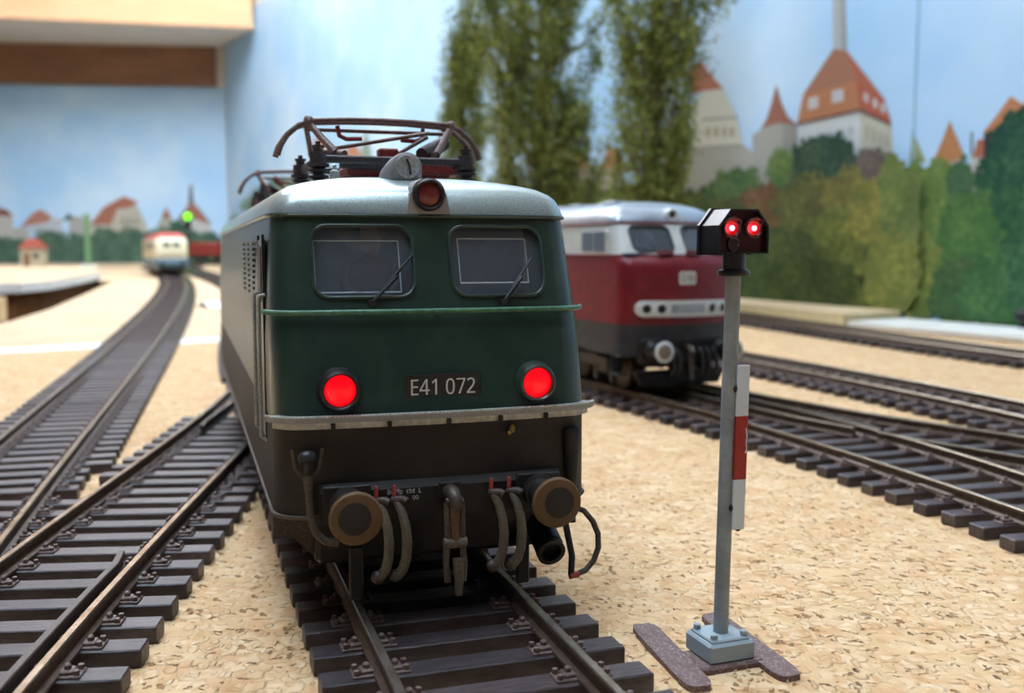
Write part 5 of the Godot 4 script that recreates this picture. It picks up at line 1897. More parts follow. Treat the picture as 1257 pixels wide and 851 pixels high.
func backdrop() -> void:
	var leafm := mat(Color.WHITE, 0.75)
	leafm.vertex_color_use_as_albedo = true
	leafm.metallic_specular = 0.25
	M.print_leaf = leafm
	M.sky_print = mottled(rgb(168, 210, 244), rgb(202, 228, 248), 1100, 0.7, 0.0, 0.008, 0.0, Vector3.ONE, 95)
	var seam := Vector3(wall_x(1052), 0, -1052)
	var turn := atan2(-0.8575, 0.5145)
	var a := thing("printed_backdrop", "sky blue printed backdrop with castle and bushes behind the trees", "backdrop", seam, turn)
	part("sky_sheet", Shape.new().box(Vector3(-1259, 380, 1.0), Vector3(2516, 760, 2.0)), M.sky_print, a)
	var b := thing("printed_backdrop", "printed backdrop panel with orange cone roof, right of the seam", "backdrop", seam, turn)
	part("sky_sheet", Shape.new().box(Vector3(600, 380, 1.0), Vector3(1199, 760, 2.0)), M.sky_print, b)
	part("seam_strip", Shape.new().box(Vector3(0.6, 380, 2.2), Vector3(2.2, 756, 0.4)), mat(rgb(138, 180, 206), 0.6), b)
	var e := thing("printed_backdrop", "blue printed backdrop with red-roofed village at the far end", "backdrop", Vector3(-887, 0, -3211), 0.0997)
	part("sky_sheet", Shape.new().box(Vector3(-862, 290, 1.0), Vector3(1716, 574, 2.0)), M.sky_print, e)
	ink(a, "printed_tower", [-114.1, 404.3, -97.1, 400.2, -88.4, 292.3, -107.7, 297.1], rgb(179, 183, 183), 2.150)
	ink(a, "printed_tower", [-102.7, 401.6, -97.1, 400.2, -88.4, 292.3, -96.3, 294.4], rgb(153, 159, 160), 2.200)
	ink(a, "printed_wall", [-157.3, 224.0, -68.4, 229.4, -65.7, 161.9, -155.3, 167.6], rgb(204, 210, 208), 2.250)
	ink(a, "printed_wall", [-68.4, 229.4, -27.7, 209.7, -22.5, 159.2, -65.6, 160.2], rgb(188, 189, 172), 2.300)
	ink(a, "printed_window", [-143.3, 208.9, -136.0, 208.2, -135.7, 200.0, -143.0, 200.7], rgb(178, 185, 183), 2.350)
	ink(a, "printed_window", [-127.7, 209.8, -120.6, 209.1, -120.3, 201.0, -127.4, 201.6], rgb(178, 185, 183), 2.400)
	ink(a, "printed_window", [-112.5, 210.6, -105.5, 210.0, -105.2, 202.0, -112.2, 202.6], rgb(178, 185, 183), 2.450)
	ink(a, "printed_window", [-97.6, 211.5, -90.8, 210.8, -90.5, 202.9, -97.3, 203.5], rgb(178, 185, 183), 2.500)
	ink(a, "printed_window", [-83.0, 212.3, -76.4, 211.6, -76.1, 203.8, -82.7, 204.4], rgb(178, 185, 183), 2.550)
	ink(a, "printed_window", [-60.2, 212.2, -55.8, 210.0, -55.2, 195.5, -59.5, 196.7], rgb(166, 164, 143), 2.600)
	ink(a, "printed_window", [-51.5, 207.9, -47.2, 205.8, -46.6, 192.2, -50.9, 193.4], rgb(166, 164, 143), 2.650)
	ink(a, "printed_window", [-42.9, 203.7, -38.7, 201.6, -38.1, 188.9, -42.3, 190.1], rgb(166, 164, 143), 2.700)
	ink(a, "printed_window", [-34.4, 199.5, -30.3, 197.4, -29.8, 185.7, -33.9, 186.9], rgb(166, 164, 143), 2.750)
	ink(a, "printed_wall", [-66.6, 184.5, -23.5, 181.0, -22.5, 157.5, -65.6, 160.2], rgb(139, 132, 121), 2.800)
	ink(a, "printed_roof", [-106.6, 299.1, -87.3, 292.4, -75.0, 260.2, -149.2, 255.0], rgb(165, 118, 96), 2.850)
	ink(a, "printed_roof", [-87.3, 292.4, -37.0, 236.2, -75.0, 260.2], rgb(172, 106, 86), 2.900)
	ink(a, "printed_roof", [-149.2, 255.0, -75.0, 260.2, -68.3, 228.5, -157.3, 223.1], rgb(179, 125, 92), 2.950)
	ink(a, "printed_roof", [-75.0, 260.2, -37.0, 236.2, -26.7, 208.8, -68.3, 228.5], rgb(172, 99, 79), 3.000)
	ink(a, "printed_window", [-141.1, 249.5, -126.8, 250.4, -126.4, 237.8, -140.6, 236.8], rgb(195, 194, 195), 3.050)
	ink(a, "printed_window", [-107.2, 253.2, -91.3, 253.8, -90.8, 240.7, -106.7, 239.9], rgb(195, 194, 195), 3.100)
	ink(a, "printed_window", [-63.7, 246.7, -57.2, 243.3, -56.8, 234.0, -63.3, 237.3], rgb(192, 187, 188), 3.150)
	ink(a, "printed_window", [-51.7, 239.3, -45.3, 235.9, -44.9, 226.6, -51.3, 229.9], rgb(192, 187, 188), 3.200)
	ink(a, "printed_window", [-41.0, 232.9, -34.7, 229.6, -34.3, 220.4, -40.6, 223.6], rgb(192, 187, 188), 3.250)
	ink(a, "printed_line", [-157.3, 224.0, -68.4, 229.4, -26.7, 209.6, -26.6, 207.5, -68.3, 226.8, -157.2, 221.3], rgb(99, 81, 77), 3.300)
	ink(a, "printed_wall", [-313.2, 282.0, -281.7, 280.9, -256.0, 241.2, -243.7, 206.6, -243.6, 202.7, -337.8, 208.5, -339.2, 264.8], rgb(210, 210, 195), 3.350)
	ink(a, "printed_roof", [-323.4, 320.1, -299.9, 295.4, -280.2, 278.7, -339.6, 281.4, -346.6, 305.1], rgb(178, 117, 97), 3.400)
	ink(a, "printed_line", [-319.9, 246.1, -256.0, 242.2, -254.5, 239.6, -319.9, 243.5], rgb(150, 150, 141), 3.450)
	ink(a, "printed_line", [-337.8, 211.6, -243.7, 207.6, -243.6, 204.7, -337.8, 208.5], rgb(141, 139, 131), 3.500)
	ink(a, "printed_window", [-310.4, 233.8, -302.7, 233.1, -302.4, 221.9, -310.1, 222.6], rgb(170, 160, 129), 3.550)
	ink(a, "printed_window", [-295.2, 232.3, -287.7, 231.6, -287.4, 220.5, -294.9, 221.2], rgb(170, 160, 129), 3.600)
	ink(a, "printed_window", [-280.3, 230.8, -273.0, 230.1, -272.6, 219.1, -280.0, 219.8], rgb(170, 160, 129), 3.650)
	ink(a, "printed_window", [-267.1, 229.5, -259.9, 228.8, -259.6, 217.9, -266.8, 218.6], rgb(170, 160, 129), 3.700)
	ink(a, "printed_wall", [-353.9, 210.8, -242.2, 205.5, -221.2, 194.1, -217.6, 123.0, -351.8, 127.0], rgb(173, 171, 160), 3.750)
	ink(a, "printed_wall", [-227.4, 216.8, -207.4, 224.5, -185.2, 227.9, -157.2, 222.2, -151.9, 141.5, -225.1, 144.8], rgb(165, 164, 154), 3.800)
	ink(a, "printed_wall", [-178.7, 226.3, -157.2, 222.2, -151.9, 141.5, -173.3, 142.5], rgb(150, 149, 140), 3.850)
	ink(a, "printed_roof", [-190.6, 271.5, -180.8, 247.9, -171.4, 232.9, -157.2, 222.2, -185.2, 226.5, -214.0, 223.2, -205.0, 232.8, -197.6, 249.9], rgb(155, 106, 87), 3.900)
	ink(a, "printed_wall", [-641.9, 207.2, -491.3, 197.0, -490.2, 131.1, -641.3, 135.7], rgb(172, 165, 147), 3.950)
	ink(a, "printed_roof", [-646.4, 206.3, -615.2, 223.9, -580.5, 221.2, -555.1, 198.9], rgb(173, 122, 95), 4.000)
	ink(a, "printed_roof", [-538.7, 196.7, -519.1, 228.0, -491.7, 221.1, -479.7, 192.8], rgb(173, 117, 92), 4.050)
	ink(a, "printed_wall", [-1750.2, 320.6, -1639.1, 311.6, -1641.7, 256.2, -1753.3, 263.0], rgb(200, 186, 172), 4.100)
	ink(a, "printed_roof", [-1773.9, 314.5, -1725.7, 350.1, -1659.2, 344.0, -1628.8, 303.1], rgb(191, 145, 121), 4.150)
	ink(a, "printed_wall", [-1536.5, 292.2, -1431.2, 284.1, -1432.7, 243.3, -1538.2, 249.8], rgb(200, 186, 172), 4.200)
	ink(a, "printed_roof", [-1556.8, 286.3, -1505.9, 315.4, -1458.3, 307.7, -1422.3, 276.4], rgb(188, 137, 112), 4.250)
	ink(a, "printed_spire", [-1410.8, 345.8, -1373.2, 265.8, -1450.3, 271.3], rgb(144, 162, 144), 4.300)
	printed_bush(a, Vector2(-1952.0, 194.4), Vector2(390.7, 71.6), rgb(111, 143, 117), rgb(162, 187, 153), 4.350, 572, "printed_bush")
	printed_bush(a, Vector2(-1444.6, 197.9), Vector2(276.9, 63.9), rgb(106, 140, 108), rgb(158, 182, 142), 4.500, 585, "printed_bush")
	printed_bush(a, Vector2(-1078.9, 182.1), Vector2(206.8, 55.4), rgb(98, 128, 92), rgb(150, 169, 122), 4.650, 598, "printed_bush")
	printed_bush(a, Vector2(-2118.3, 179.5), Vector2(160.8, 89.9), rgb(104, 132, 126), rgb(142, 167, 161), 4.800, 611, "printed_bush")
	printed_bush(a, Vector2(-2232.5, 131.2), Vector2(311.4, 60.4), rgb(94, 124, 98), rgb(142, 163, 123), 4.950, 624, "printed_bush")
	printed_bush(a, Vector2(-1983.3, 123.3), Vector2(268.5, 56.1), rgb(94, 124, 98), rgb(142, 163, 123), 5.100, 637, "printed_bush")
	printed_bush(a, Vector2(-1732.6, 115.9), Vector2(228.5, 51.8), rgb(94, 124, 98), rgb(142, 163, 123), 5.250, 650, "printed_bush")
	printed_bush(a, Vector2(-1498.7, 109.4), Vector2(194.0, 47.8), rgb(94, 124, 98), rgb(142, 163, 123), 5.400, 663, "printed_bush")
	printed_bush(a, Vector2(-1299.1, 103.9), Vector2(166.7, 44.3), rgb(94, 124, 98), rgb(142, 163, 123), 5.550, 676, "printed_bush")
	printed_bush(a, Vector2(-1126.9, 99.1), Vector2(144.9, 41.3), rgb(94, 124, 98), rgb(142, 163, 123), 5.700, 689, "printed_bush")
	printed_bush(a, Vector2(-983.0, 95.0), Vector2(127.8, 38.8), rgb(94, 124, 98), rgb(142, 163, 123), 5.850, 702, "printed_bush")
	printed_bush(a, Vector2(-850.1, 91.2), Vector2(112.9, 36.5), rgb(94, 124, 98), rgb(142, 163, 123), 6.000, 715, "printed_bush")
	printed_bush(a, Vector2(-718.2, 66.8), Vector2(109.0, 44.9), rgb(65, 83, 50), rgb(110, 118, 70), 6.150, 728, "printed_bush")
	printed_bush(a, Vector2(-601.0, 61.4), Vector2(96.4, 42.2), rgb(65, 83, 50), rgb(110, 118, 70), 6.300, 741, "printed_bush")
	printed_bush(a, Vector2(-487.3, 56.7), Vector2(84.8, 39.6), rgb(65, 83, 50), rgb(110, 118, 70), 6.450, 754, "printed_bush")
	printed_bush(a, Vector2(-386.9, 52.6), Vector2(75.2, 37.3), rgb(65, 83, 50), rgb(110, 118, 70), 6.600, 767, "printed_bush")
	printed_bush(a, Vector2(-311.5, 48.6), Vector2(68.4, 35.6), rgb(65, 83, 50), rgb(110, 118, 70), 6.750, 780, "printed_bush")
	printed_bush(a, Vector2(-834.2, 132.6), Vector2(193.0, 58.0), rgb(68, 87, 55), rgb(111, 124, 79), 6.900, 793, "printed_bush")
	printed_bush(a, Vector2(-631.9, 125.0), Vector2(157.2, 57.4), rgb(73, 88, 53), rgb(117, 124, 75), 7.050, 806, "printed_bush")
	printed_bush(a, Vector2(-466.0, 121.0), Vector2(130.6, 52.3), rgb(65, 83, 50), rgb(110, 118, 70), 7.200, 819, "printed_bush")
	printed_bush(a, Vector2(-341.1, 107.5), Vector2(96.3, 52.9), rgb(68, 85, 53), rgb(112, 120, 71), 7.350, 832, "printed_bush")
	printed_bush(a, Vector2(-114.2, 179.2), Vector2(49.1, 26.9), rgb(45, 69, 58), rgb(85, 106, 85), 7.500, 845, "printed_bush")
	printed_bush(a, Vector2(-142.6, 177.8), Vector2(24.4, 20.2), rgb(50, 73, 61), rgb(91, 110, 83), 7.650, 858, "printed_bush")
	printed_bush(a, Vector2(-49.0, 166.0), Vector2(21.2, 20.5), rgb(94, 85, 81), rgb(127, 114, 105), 7.800, 871, "printed_bush")
	printed_bush(a, Vector2(-253.5, 149.9), Vector2(48.6, 29.9), rgb(64, 94, 62), rgb(118, 137, 85), 7.950, 884, "printed_bush")
	printed_bush(a, Vector2(-177.2, 172.7), Vector2(20.5, 24.5), rgb(76, 104, 65), rgb(126, 143, 84), 8.100, 897, "printed_bush")
	printed_bush(a, Vector2(-200.0, 116.6), Vector2(63.8, 38.5), rgb(90, 70, 53), rgb(138, 105, 75), 8.250, 910, "printed_bush")
	printed_bush(a, Vector2(-261.9, 96.1), Vector2(66.7, 46.3), rgb(70, 78, 53), rgb(110, 114, 70), 8.400, 923, "printed_bush")
	printed_bush(a, Vector2(-130.3, 124.0), Vector2(55.3, 40.2), rgb(79, 86, 56), rgb(129, 125, 75), 8.550, 936, "printed_bush")
	printed_bush(a, Vector2(-77.3, 129.4), Vector2(33.3, 38.7), rgb(100, 100, 62), rgb(149, 144, 81), 8.700, 949, "printed_bush")
	printed_bush(a, Vector2(-93.1, 85.4), Vector2(45.7, 39.4), rgb(87, 99, 56), rgb(133, 139, 74), 8.850, 962, "printed_bush")
	printed_bush(a, Vector2(-181.4, 57.1), Vector2(90.9, 49.7), rgb(61, 73, 48), rgb(104, 113, 64), 9.000, 975, "printed_bush")
	printed_bush(a, Vector2(-253.7, 45.8), Vector2(72.0, 46.4), rgb(53, 68, 43), rgb(91, 103, 59), 9.150, 988, "printed_bush")
	printed_bush(a, Vector2(-40.7, 102.3), Vector2(35.7, 51.4), rgb(107, 112, 62), rgb(164, 156, 84), 9.300, 4, "printed_bush")
	printed_bush(a, Vector2(-6.2, 116.7), Vector2(25.8, 51.6), rgb(85, 104, 63), rgb(131, 139, 80), 9.450, 17, "printed_bush")
	printed_bush(a, Vector2(-70.1, 50.0), Vector2(55.2, 42.4), rgb(75, 87, 49), rgb(123, 128, 67), 9.600, 30, "printed_bush")
	printed_bush(a, Vector2(-15.9, 51.3), Vector2(36.5, 47.4), rgb(101, 109, 60), rgb(154, 154, 80), 9.750, 43, "printed_bush")
	printed_bush(a, Vector2(-128.8, 37.6), Vector2(72.4, 35.1), rgb(53, 66, 40), rgb(93, 103, 57), 9.900, 56, "printed_bush")
	printed_bush(a, Vector2(-18.1, 147.2), Vector2(15.2, 33.5), rgb(97, 116, 67), rgb(144, 150, 85), 10.050, 69, "printed_bush")
	ink(b, "printed_spire", [-1.4, 200.5, 16.4, 166.4, -3.9, 167.9], rgb(147, 157, 113), 2.150)
	ink(b, "printed_wall", [25.8, 169.0, 58.6, 166.5, 60.0, 138.3, 27.1, 140.0], rgb(176, 177, 173), 2.200)
	ink(b, "printed_window", [31.7, 162.2, 38.1, 161.7, 38.6, 150.5, 32.2, 150.9], rgb(134, 141, 141), 2.250)
	ink(b, "printed_window", [47.3, 161.1, 52.7, 160.7, 53.2, 149.7, 47.8, 150.0], rgb(134, 141, 141), 2.300)
	ink(b, "printed_roof", [41.6, 205.7, 51.5, 185.9, 60.3, 168.0, 42.6, 164.6, 24.0, 166.7, 33.3, 185.9], rgb(179, 128, 87), 2.350)
	ink(b, "printed_line", [64.9, 192.4, 67.5, 192.1, 68.7, 167.3, 66.0, 167.5], rgb(104, 104, 106), 2.400)
	ink(b, "printed_wall", [66.3, 170.6, 80.2, 169.5, 83.8, 95.5, 69.9, 95.7], rgb(185, 185, 178), 2.450)
	ink(b, "printed_window", [70.4, 157.9, 77.3, 157.5, 79.0, 123.5, 72.1, 123.7], rgb(123, 126, 123), 2.500)
	ink(b, "printed_roof", [68.2, 167.4, 72.6, 184.0, 91.2, 185.3, 92.1, 167.1], rgb(168, 106, 80), 2.550)
	ink(b, "printed_wall", [79.1, 192.5, 123.4, 188.2, 124.8, 161.6, 80.4, 164.9], rgb(65, 61, 62), 2.600)
	ink(b, "printed_roof", [77.5, 189.6, 90.3, 203.5, 105.0, 221.2, 122.4, 208.8, 123.1, 195.6, 99.2, 190.6], rgb(187, 129, 91), 2.650)
	printed_bush(b, Vector2(5.1, 137.8), Vector2(12.7, 34.5), rgb(90, 118, 66), rgb(138, 151, 85), 2.700, 225, "printed_bush")
	printed_bush(b, Vector2(29.2, 133.4), Vector2(33.7, 35.5), rgb(88, 116, 66), rgb(136, 149, 83), 2.850, 238, "printed_bush")
	printed_bush(b, Vector2(26.7, 84.9), Vector2(34.0, 48.8), rgb(81, 111, 63), rgb(142, 154, 85), 3.000, 251, "printed_bush")
	printed_bush(b, Vector2(57.0, 140.0), Vector2(16.1, 26.8), rgb(60, 94, 69), rgb(99, 124, 82), 3.150, 264, "printed_bush")
	printed_bush(b, Vector2(110.3, 167.1), Vector2(27.5, 38.9), rgb(32, 66, 57), rgb(68, 101, 78), 3.300, 277, "printed_bush")
	printed_bush(b, Vector2(123.5, 180.8), Vector2(19.0, 32.4), rgb(34, 68, 57), rgb(68, 103, 78), 3.450, 290, "printed_bush")
	printed_bush(b, Vector2(98.0, 137.9), Vector2(24.9, 33.4), rgb(36, 73, 58), rgb(73, 109, 78), 3.600, 303, "printed_bush")
	printed_bush(b, Vector2(109.5, 92.1), Vector2(36.0, 45.4), rgb(41, 80, 58), rgb(83, 117, 79), 3.750, 316, "printed_bush")
	printed_bush(b, Vector2(67.2, 92.6), Vector2(35.2, 42.4), rgb(64, 101, 60), rgb(103, 134, 75), 3.900, 329, "printed_bush")
	printed_bush(b, Vector2(19.3, 43.8), Vector2(28.8, 37.9), rgb(92, 109, 59), rgb(144, 149, 77), 4.050, 342, "printed_bush")
	printed_bush(b, Vector2(61.0, 37.1), Vector2(35.8, 36.6), rgb(59, 87, 57), rgb(94, 117, 70), 4.200, 355, "printed_bush")
	printed_bush(b, Vector2(101.9, 38.6), Vector2(41.6, 38.4), rgb(55, 94, 59), rgb(95, 127, 76), 4.350, 368, "printed_bush")
	printed_bush(b, Vector2(139.2, 62.3), Vector2(31.1, 51.8), rgb(46, 85, 61), rgb(85, 121, 81), 4.500, 381, "printed_bush")
	printed_bush(b, Vector2(163.8, 84.3), Vector2(41.4, 57.6), rgb(46, 85, 61), rgb(91, 126, 82), 4.650, 394, "printed_bush")
	printed_bush(b, Vector2(200.8, 63.3), Vector2(38.7, 55.8), rgb(46, 85, 61), rgb(91, 126, 82), 4.800, 407, "printed_bush")
	printed_bush(b, Vector2(175.4, 140.9), Vector2(40.3, 56.5), rgb(46, 85, 61), rgb(91, 126, 82), 4.950, 420, "printed_bush")
	printed_bush(b, Vector2(225.9, 97.6), Vector2(36.7, 54.1), rgb(46, 85, 61), rgb(91, 126, 82), 5.100, 433, "printed_bush")
	printed_bush(b, Vector2(259.9, 57.7), Vector2(34.4, 52.7), rgb(46, 85, 61), rgb(91, 126, 82), 5.250, 446, "printed_bush")
	printed_bush(b, Vector2(288.2, 83.8), Vector2(32.3, 50.9), rgb(46, 85, 61), rgb(91, 126, 82), 5.400, 459, "printed_bush")
	printed_bush(b, Vector2(324.0, 46.8), Vector2(30.0, 49.3), rgb(46, 85, 61), rgb(91, 126, 82), 5.550, 472, "printed_bush")
	printed_bush(b, Vector2(354.0, 65.8), Vector2(28.0, 47.5), rgb(46, 85, 61), rgb(91, 126, 82), 5.700, 485, "printed_bush")
	ink(e, "printed_wall", [-712.1, 189.1, -645.3, 189.3, -649.5, 94.9, -716.5, 94.9], rgb(185, 183, 176), 2.150)
	ink(e, "printed_roof", [-717.1, 184.1, -692.1, 208.9, -659.2, 199.2, -645.7, 179.4], rgb(130, 84, 74), 2.200)
	ink(e, "printed_wall", [-593.2, 174.6, -501.7, 174.9, -503.5, 130.0, -595.1, 129.9], rgb(183, 191, 197), 2.250)
	ink(e, "printed_roof", [-628.1, 144.7, -587.7, 189.5, -563.2, 202.0, -530.4, 179.8, -540.7, 164.8, -584.4, 154.8], rgb(172, 121, 104), 2.300)
	ink(e, "printed_wall", [-647.3, 144.7, -599.3, 144.8, -601.4, 95.0, -649.5, 94.9], rgb(177, 177, 170), 2.350)
	ink(e, "printed_wall", [-479.7, 179.9, -416.7, 180.1, -419.6, 105.1, -482.7, 105.0], rgb(167, 168, 164), 2.400)
	ink(e, "printed_roof", [-502.1, 164.9, -481.7, 189.9, -463.0, 175.0], rgb(78, 92, 85), 2.450)
	ink(e, "printed_wall", [-417.7, 155.2, -345.8, 190.4, -281.2, 223.1, -253.7, 165.6, -235.7, 115.3, -419.2, 115.1], rgb(183, 180, 165), 2.500)
	ink(e, "printed_roof", [-420.1, 155.2, -374.3, 210.2, -314.7, 242.9, -271.3, 225.7, -291.4, 210.6, -335.7, 200.4, -356.8, 155.3], rgb(165, 110, 92), 2.550)
	ink(e, "printed_wall", [-214.6, 160.7, -189.0, 190.9, -160.4, 160.8, -161.6, 120.5, -220.8, 120.4], rgb(167, 167, 156), 2.600)
	ink(e, "printed_roof", [-188.4, 211.0, -172.3, 175.9, -204.3, 175.8], rgb(158, 106, 89), 2.650)
	ink(e, "printed_wall", [-160.1, 170.9, -56.2, 166.1, -52.4, 125.7, -161.5, 125.5], rgb(193, 195, 190), 2.700)
	ink(e, "printed_roof", [-111.4, 231.4, -85.0, 201.3, -51.5, 156.0, -100.7, 171.0, -155.1, 170.9], rgb(155, 110, 95), 2.750)
	ink(e, "printed_spire", [-114.9, 279.1, -107.5, 279.1, -104.2, 221.4, -121.5, 221.3], rgb(104, 106, 104), 2.800)
	ink(e, "printed_window", [-321.9, 175.4, -312.2, 175.5, -312.9, 155.4, -322.7, 155.4], rgb(140, 137, 123), 2.850)
	ink(e, "printed_window", [-302.4, 175.5, -292.6, 175.5, -293.3, 155.5, -303.1, 155.4], rgb(140, 137, 123), 2.900)
	ink(e, "printed_window", [-282.8, 175.5, -273.0, 175.6, -273.7, 155.5, -283.5, 155.5], rgb(140, 137, 123), 2.950)
	printed_bush(e, Vector2(-698.6, 65.1), Vector2(62.2, 54.8), rgb(63, 90, 80), rgb(104, 131, 106), 3.000, 719, "printed_bush")
	printed_bush(e, Vector2(-621.9, 65.0), Vector2(57.7, 49.9), rgb(63, 90, 80), rgb(104, 131, 106), 3.150, 732, "printed_bush")
	printed_bush(e, Vector2(-539.0, 85.0), Vector2(62.8, 55.0), rgb(63, 90, 80), rgb(104, 131, 106), 3.300, 745, "printed_bush")
	printed_bush(e, Vector2(-456.9, 80.0), Vector2(58.3, 50.2), rgb(63, 90, 80), rgb(104, 131, 106), 3.450, 758, "printed_bush")
	printed_bush(e, Vector2(-368.8, 90.1), Vector2(68.4, 55.3), rgb(63, 90, 80), rgb(104, 131, 106), 3.600, 771, "printed_bush")
	printed_bush(e, Vector2(-285.8, 85.0), Vector2(63.8, 60.5), rgb(63, 90, 80), rgb(104, 131, 106), 3.750, 784, "printed_bush")
	printed_bush(e, Vector2(-201.8, 95.2), Vector2(64.1, 50.5), rgb(63, 90, 80), rgb(104, 131, 106), 3.900, 797, "printed_bush")
	printed_bush(e, Vector2(-122.8, 90.1), Vector2(59.5, 50.7), rgb(63, 90, 80), rgb(104, 131, 106), 4.050, 810, "printed_bush")
	printed_bush(e, Vector2(-58.4, 85.1), Vector2(59.8, 45.7), rgb(63, 90, 80), rgb(104, 131, 106), 4.200, 823, "printed_bush")
	printed_bush(e, Vector2(6.1, 69.8), Vector2(50.0, 56.0), rgb(63, 90, 80), rgb(104, 131, 106), 4.350, 836, "printed_bush")
	printed_bush(e, Vector2(-508.7, 44.9), Vector2(145.4, 40.1), rgb(63, 90, 80), rgb(104, 131, 106), 4.500, 849, "printed_bush")
	printed_bush(e, Vector2(-202.5, 39.5), Vector2(197.7, 35.5), rgb(63, 90, 80), rgb(104, 131, 106), 4.650, 862, "printed_bush")
	printed_bush(e, Vector2(-155.9, 145.7), Vector2(24.7, 25.2), rgb(56, 90, 75), rgb(88, 118, 97), 4.800, 875, "printed_bush")


# ---------------------------------------------------------------- far away on the table
func far_things() -> void:
	# cream and blue railcar with a red roof
	var at := Vector2(poly(RAIL_A, -2090.0), -2090.0)
	var y0 := rise(2090.0)
	var t := thing("railcar", "small cream railcar with blue-grey skirt and red roof far off", "railcar", Vector3(at.x, y0, at.y), 0.42)
	var cream := mottled(rgb(232, 222, 186), rgb(240, 232, 200), 80, 0.45, 0.0, 0.02, 0.0, Vector3.ONE, 101)
	var blue := mat(rgb(96, 124, 140), 0.5)
	var red := mat(rgb(196, 74, 66), 0.5)
	var ring := func(y: float, hw: float, z0: float) -> Array:
		var out := []
		for i in 9:
			out.append(Vector3(lerpf(-hw + 7, hw - 7, i / 8.0), y, z0))
		for i in range(1, 5):
			var q := PI / 2 * i / 4.0
			out.append(Vector3(hw - 7 + 7 * sin(q), y, z0 - 7 + 7 * cos(q)))
		out.append(Vector3(hw, y, -330))
		out.append(Vector3(-hw, y, -330))
		for i in range(3, -1, -1):
			var q := PI / 2 * (i + 1) / 4.0
			out.append(Vector3(-hw + 7 - 7 * sin(q), y, z0 - 7 + 7 * cos(q)))
		return out
	part("body", Shape.new(true).loft([ring.call(36.0, 32.0, 0.0), ring.call(56.0, 32.0, 0.0), ring.call(72.0, 31.6, -3.0), ring.call(80.0, 30.5, -6.0), ring.call(84.0, 27.0, -10.0)], true, true), cream, t)
	part("skirt", Shape.new(true).loft([ring.call(23.0, 31.5, 0.3), ring.call(40.0, 32.2, 0.3)], true, true), blue, t)
	part("roof", Shape.new(true).loft([ring.call(80.5, 31.0, -8.0), ring.call(85.0, 27.6, -9.0), ring.call(90.0, 23.0, -13.0), ring.call(92.5, 16.0, -20.0)], true, true), red, t)
	for x in [-9.5, 9.5]:
		part("windscreen", Shape.new().prism(Shape.rounded(Rect2(-7.0, -4.4, 14.0, 8.8), 1.6, 4), 1.0, Transform3D(Basis(Vector3.RIGHT, -0.12), Vector3(x, 68.0, -2.4))), M.dark_grey, t)
	for k in 4:
		part("side_window", Shape.new().prism(Shape.rounded(Rect2(-18, -5.2, 36, 10.4), 1.6, 4), 0.6, Transform3D(Basis(Vector3.UP, -PI / 2), Vector3(-31.6, 66.0, -40.0 - k * 62.0))), M.dark_grey, t)
	part("under_frame", Shape.new().box(Vector3(0, 19, -160), Vector3(48, 12, 310), 1).box(Vector3(0, 17, -4), Vector3(40, 8, 8), 1), M.black, t)
	for sd in [-1.0, 1.0]:
		part("buffer", Shape.new(true).lathe([Vector2(2.5, -2), Vector2(2.5, 8), Vector2(4.6, 8.4), Vector2(4.6, 9.4), Vector2(0, 9.8)], 16, Transform3D(Basis(Vector3.RIGHT, PI / 2), Vector3(19.5 * sd, 30, 0))), M.black, t)
	for zz in [-40.0, -280.0]:
		part("wheelset", Shape.new(true).tube([Vector3(-17, 19.3, zz), Vector3(-15, 19.3, zz)], 11.0, 18).tube([Vector3(15, 19.3, zz), Vector3(17, 19.3, zz)], 11.0, 18).tube([Vector3(-15, 19, zz), Vector3(15, 19, zz)], 1.8, 8), M.iron, t)
	# red open wagon on a siding
	var sd0 := Vector2(-903, -3030)
	var ang := 1.02
	var f := Vector2(sin(ang), cos(ang))
	var rt := Vector2(cos(ang), -sin(ang))
	t = thing("railway_track", "short siding under the red wagon at the far end", "track")
	rail([sd0 + rt * -16.5 - f * 60.0, sd0 + rt * -16.5 + f * 90.0], t)
	rail([sd0 + rt * 16.5 - f * 60.0, sd0 + rt * 16.5 + f * 90.0], t)
	for k in range(-4, 7):
		var c := sd0 + f * (k * 13.2)
		sleeper(t, c - rt * 29.0, c + rt * 29.0, [], false)
	t = thing("freight_wagon", "rust red open freight wagon standing far behind the railcar", "wagon", Vector3(sd0.x, rise(3030.0), sd0.y), ang)
	var wr := mottled(rgb(138, 48, 40), rgb(158, 62, 52), 60, 0.6, 0.0, 0.02, 0.0, Vector3.ONE, 103)
	part("floor_frame", Shape.new().box(Vector3(0, 25, 15), Vector3(58, 5, 128), 1), M.black, t)
	for x in [-29.0, 29.0]:
		for k in 5:
			part("side_plank", Shape.new().box(Vector3(x, 31.0 + k * 6.6, 15), Vector3(2.4, 6.2, 126), 0.4), wr, t)
		for k in 7:
			part("side_stake", Shape.new().box(Vector3(x + signf(x) * 1.6, 44, -45.0 + k * 20.0), Vector3(1.4, 34, 3.0), 0.3), wr, t)
	for z in [-48.0, 78.0]:
		for k in 6:
			part("end_plank", Shape.new().box(Vector3(0, 31.0 + k * 6.6, z), Vector3(58, 6.2, 2.4), 0.4), wr, t)
	part("load", Shape.new(true).ball(Vector3(0, 56, 15), Vector3(26, 10, 58), 16, 8), mat(rgb(156, 74, 62), 0.9), t)
	for zz in [-22.0, 52.0]:
		part("wheelset", Shape.new(true).tube([Vector3(-17, 18.4, zz), Vector3(-15, 18.4, zz)], 10.0, 18).tube([Vector3(15, 18.4, zz), Vector3(17, 18.4, zz)], 10.0, 18).tube([Vector3(-15, 18, zz), Vector3(15, 18, zz)], 1.8, 8), M.iron, t)
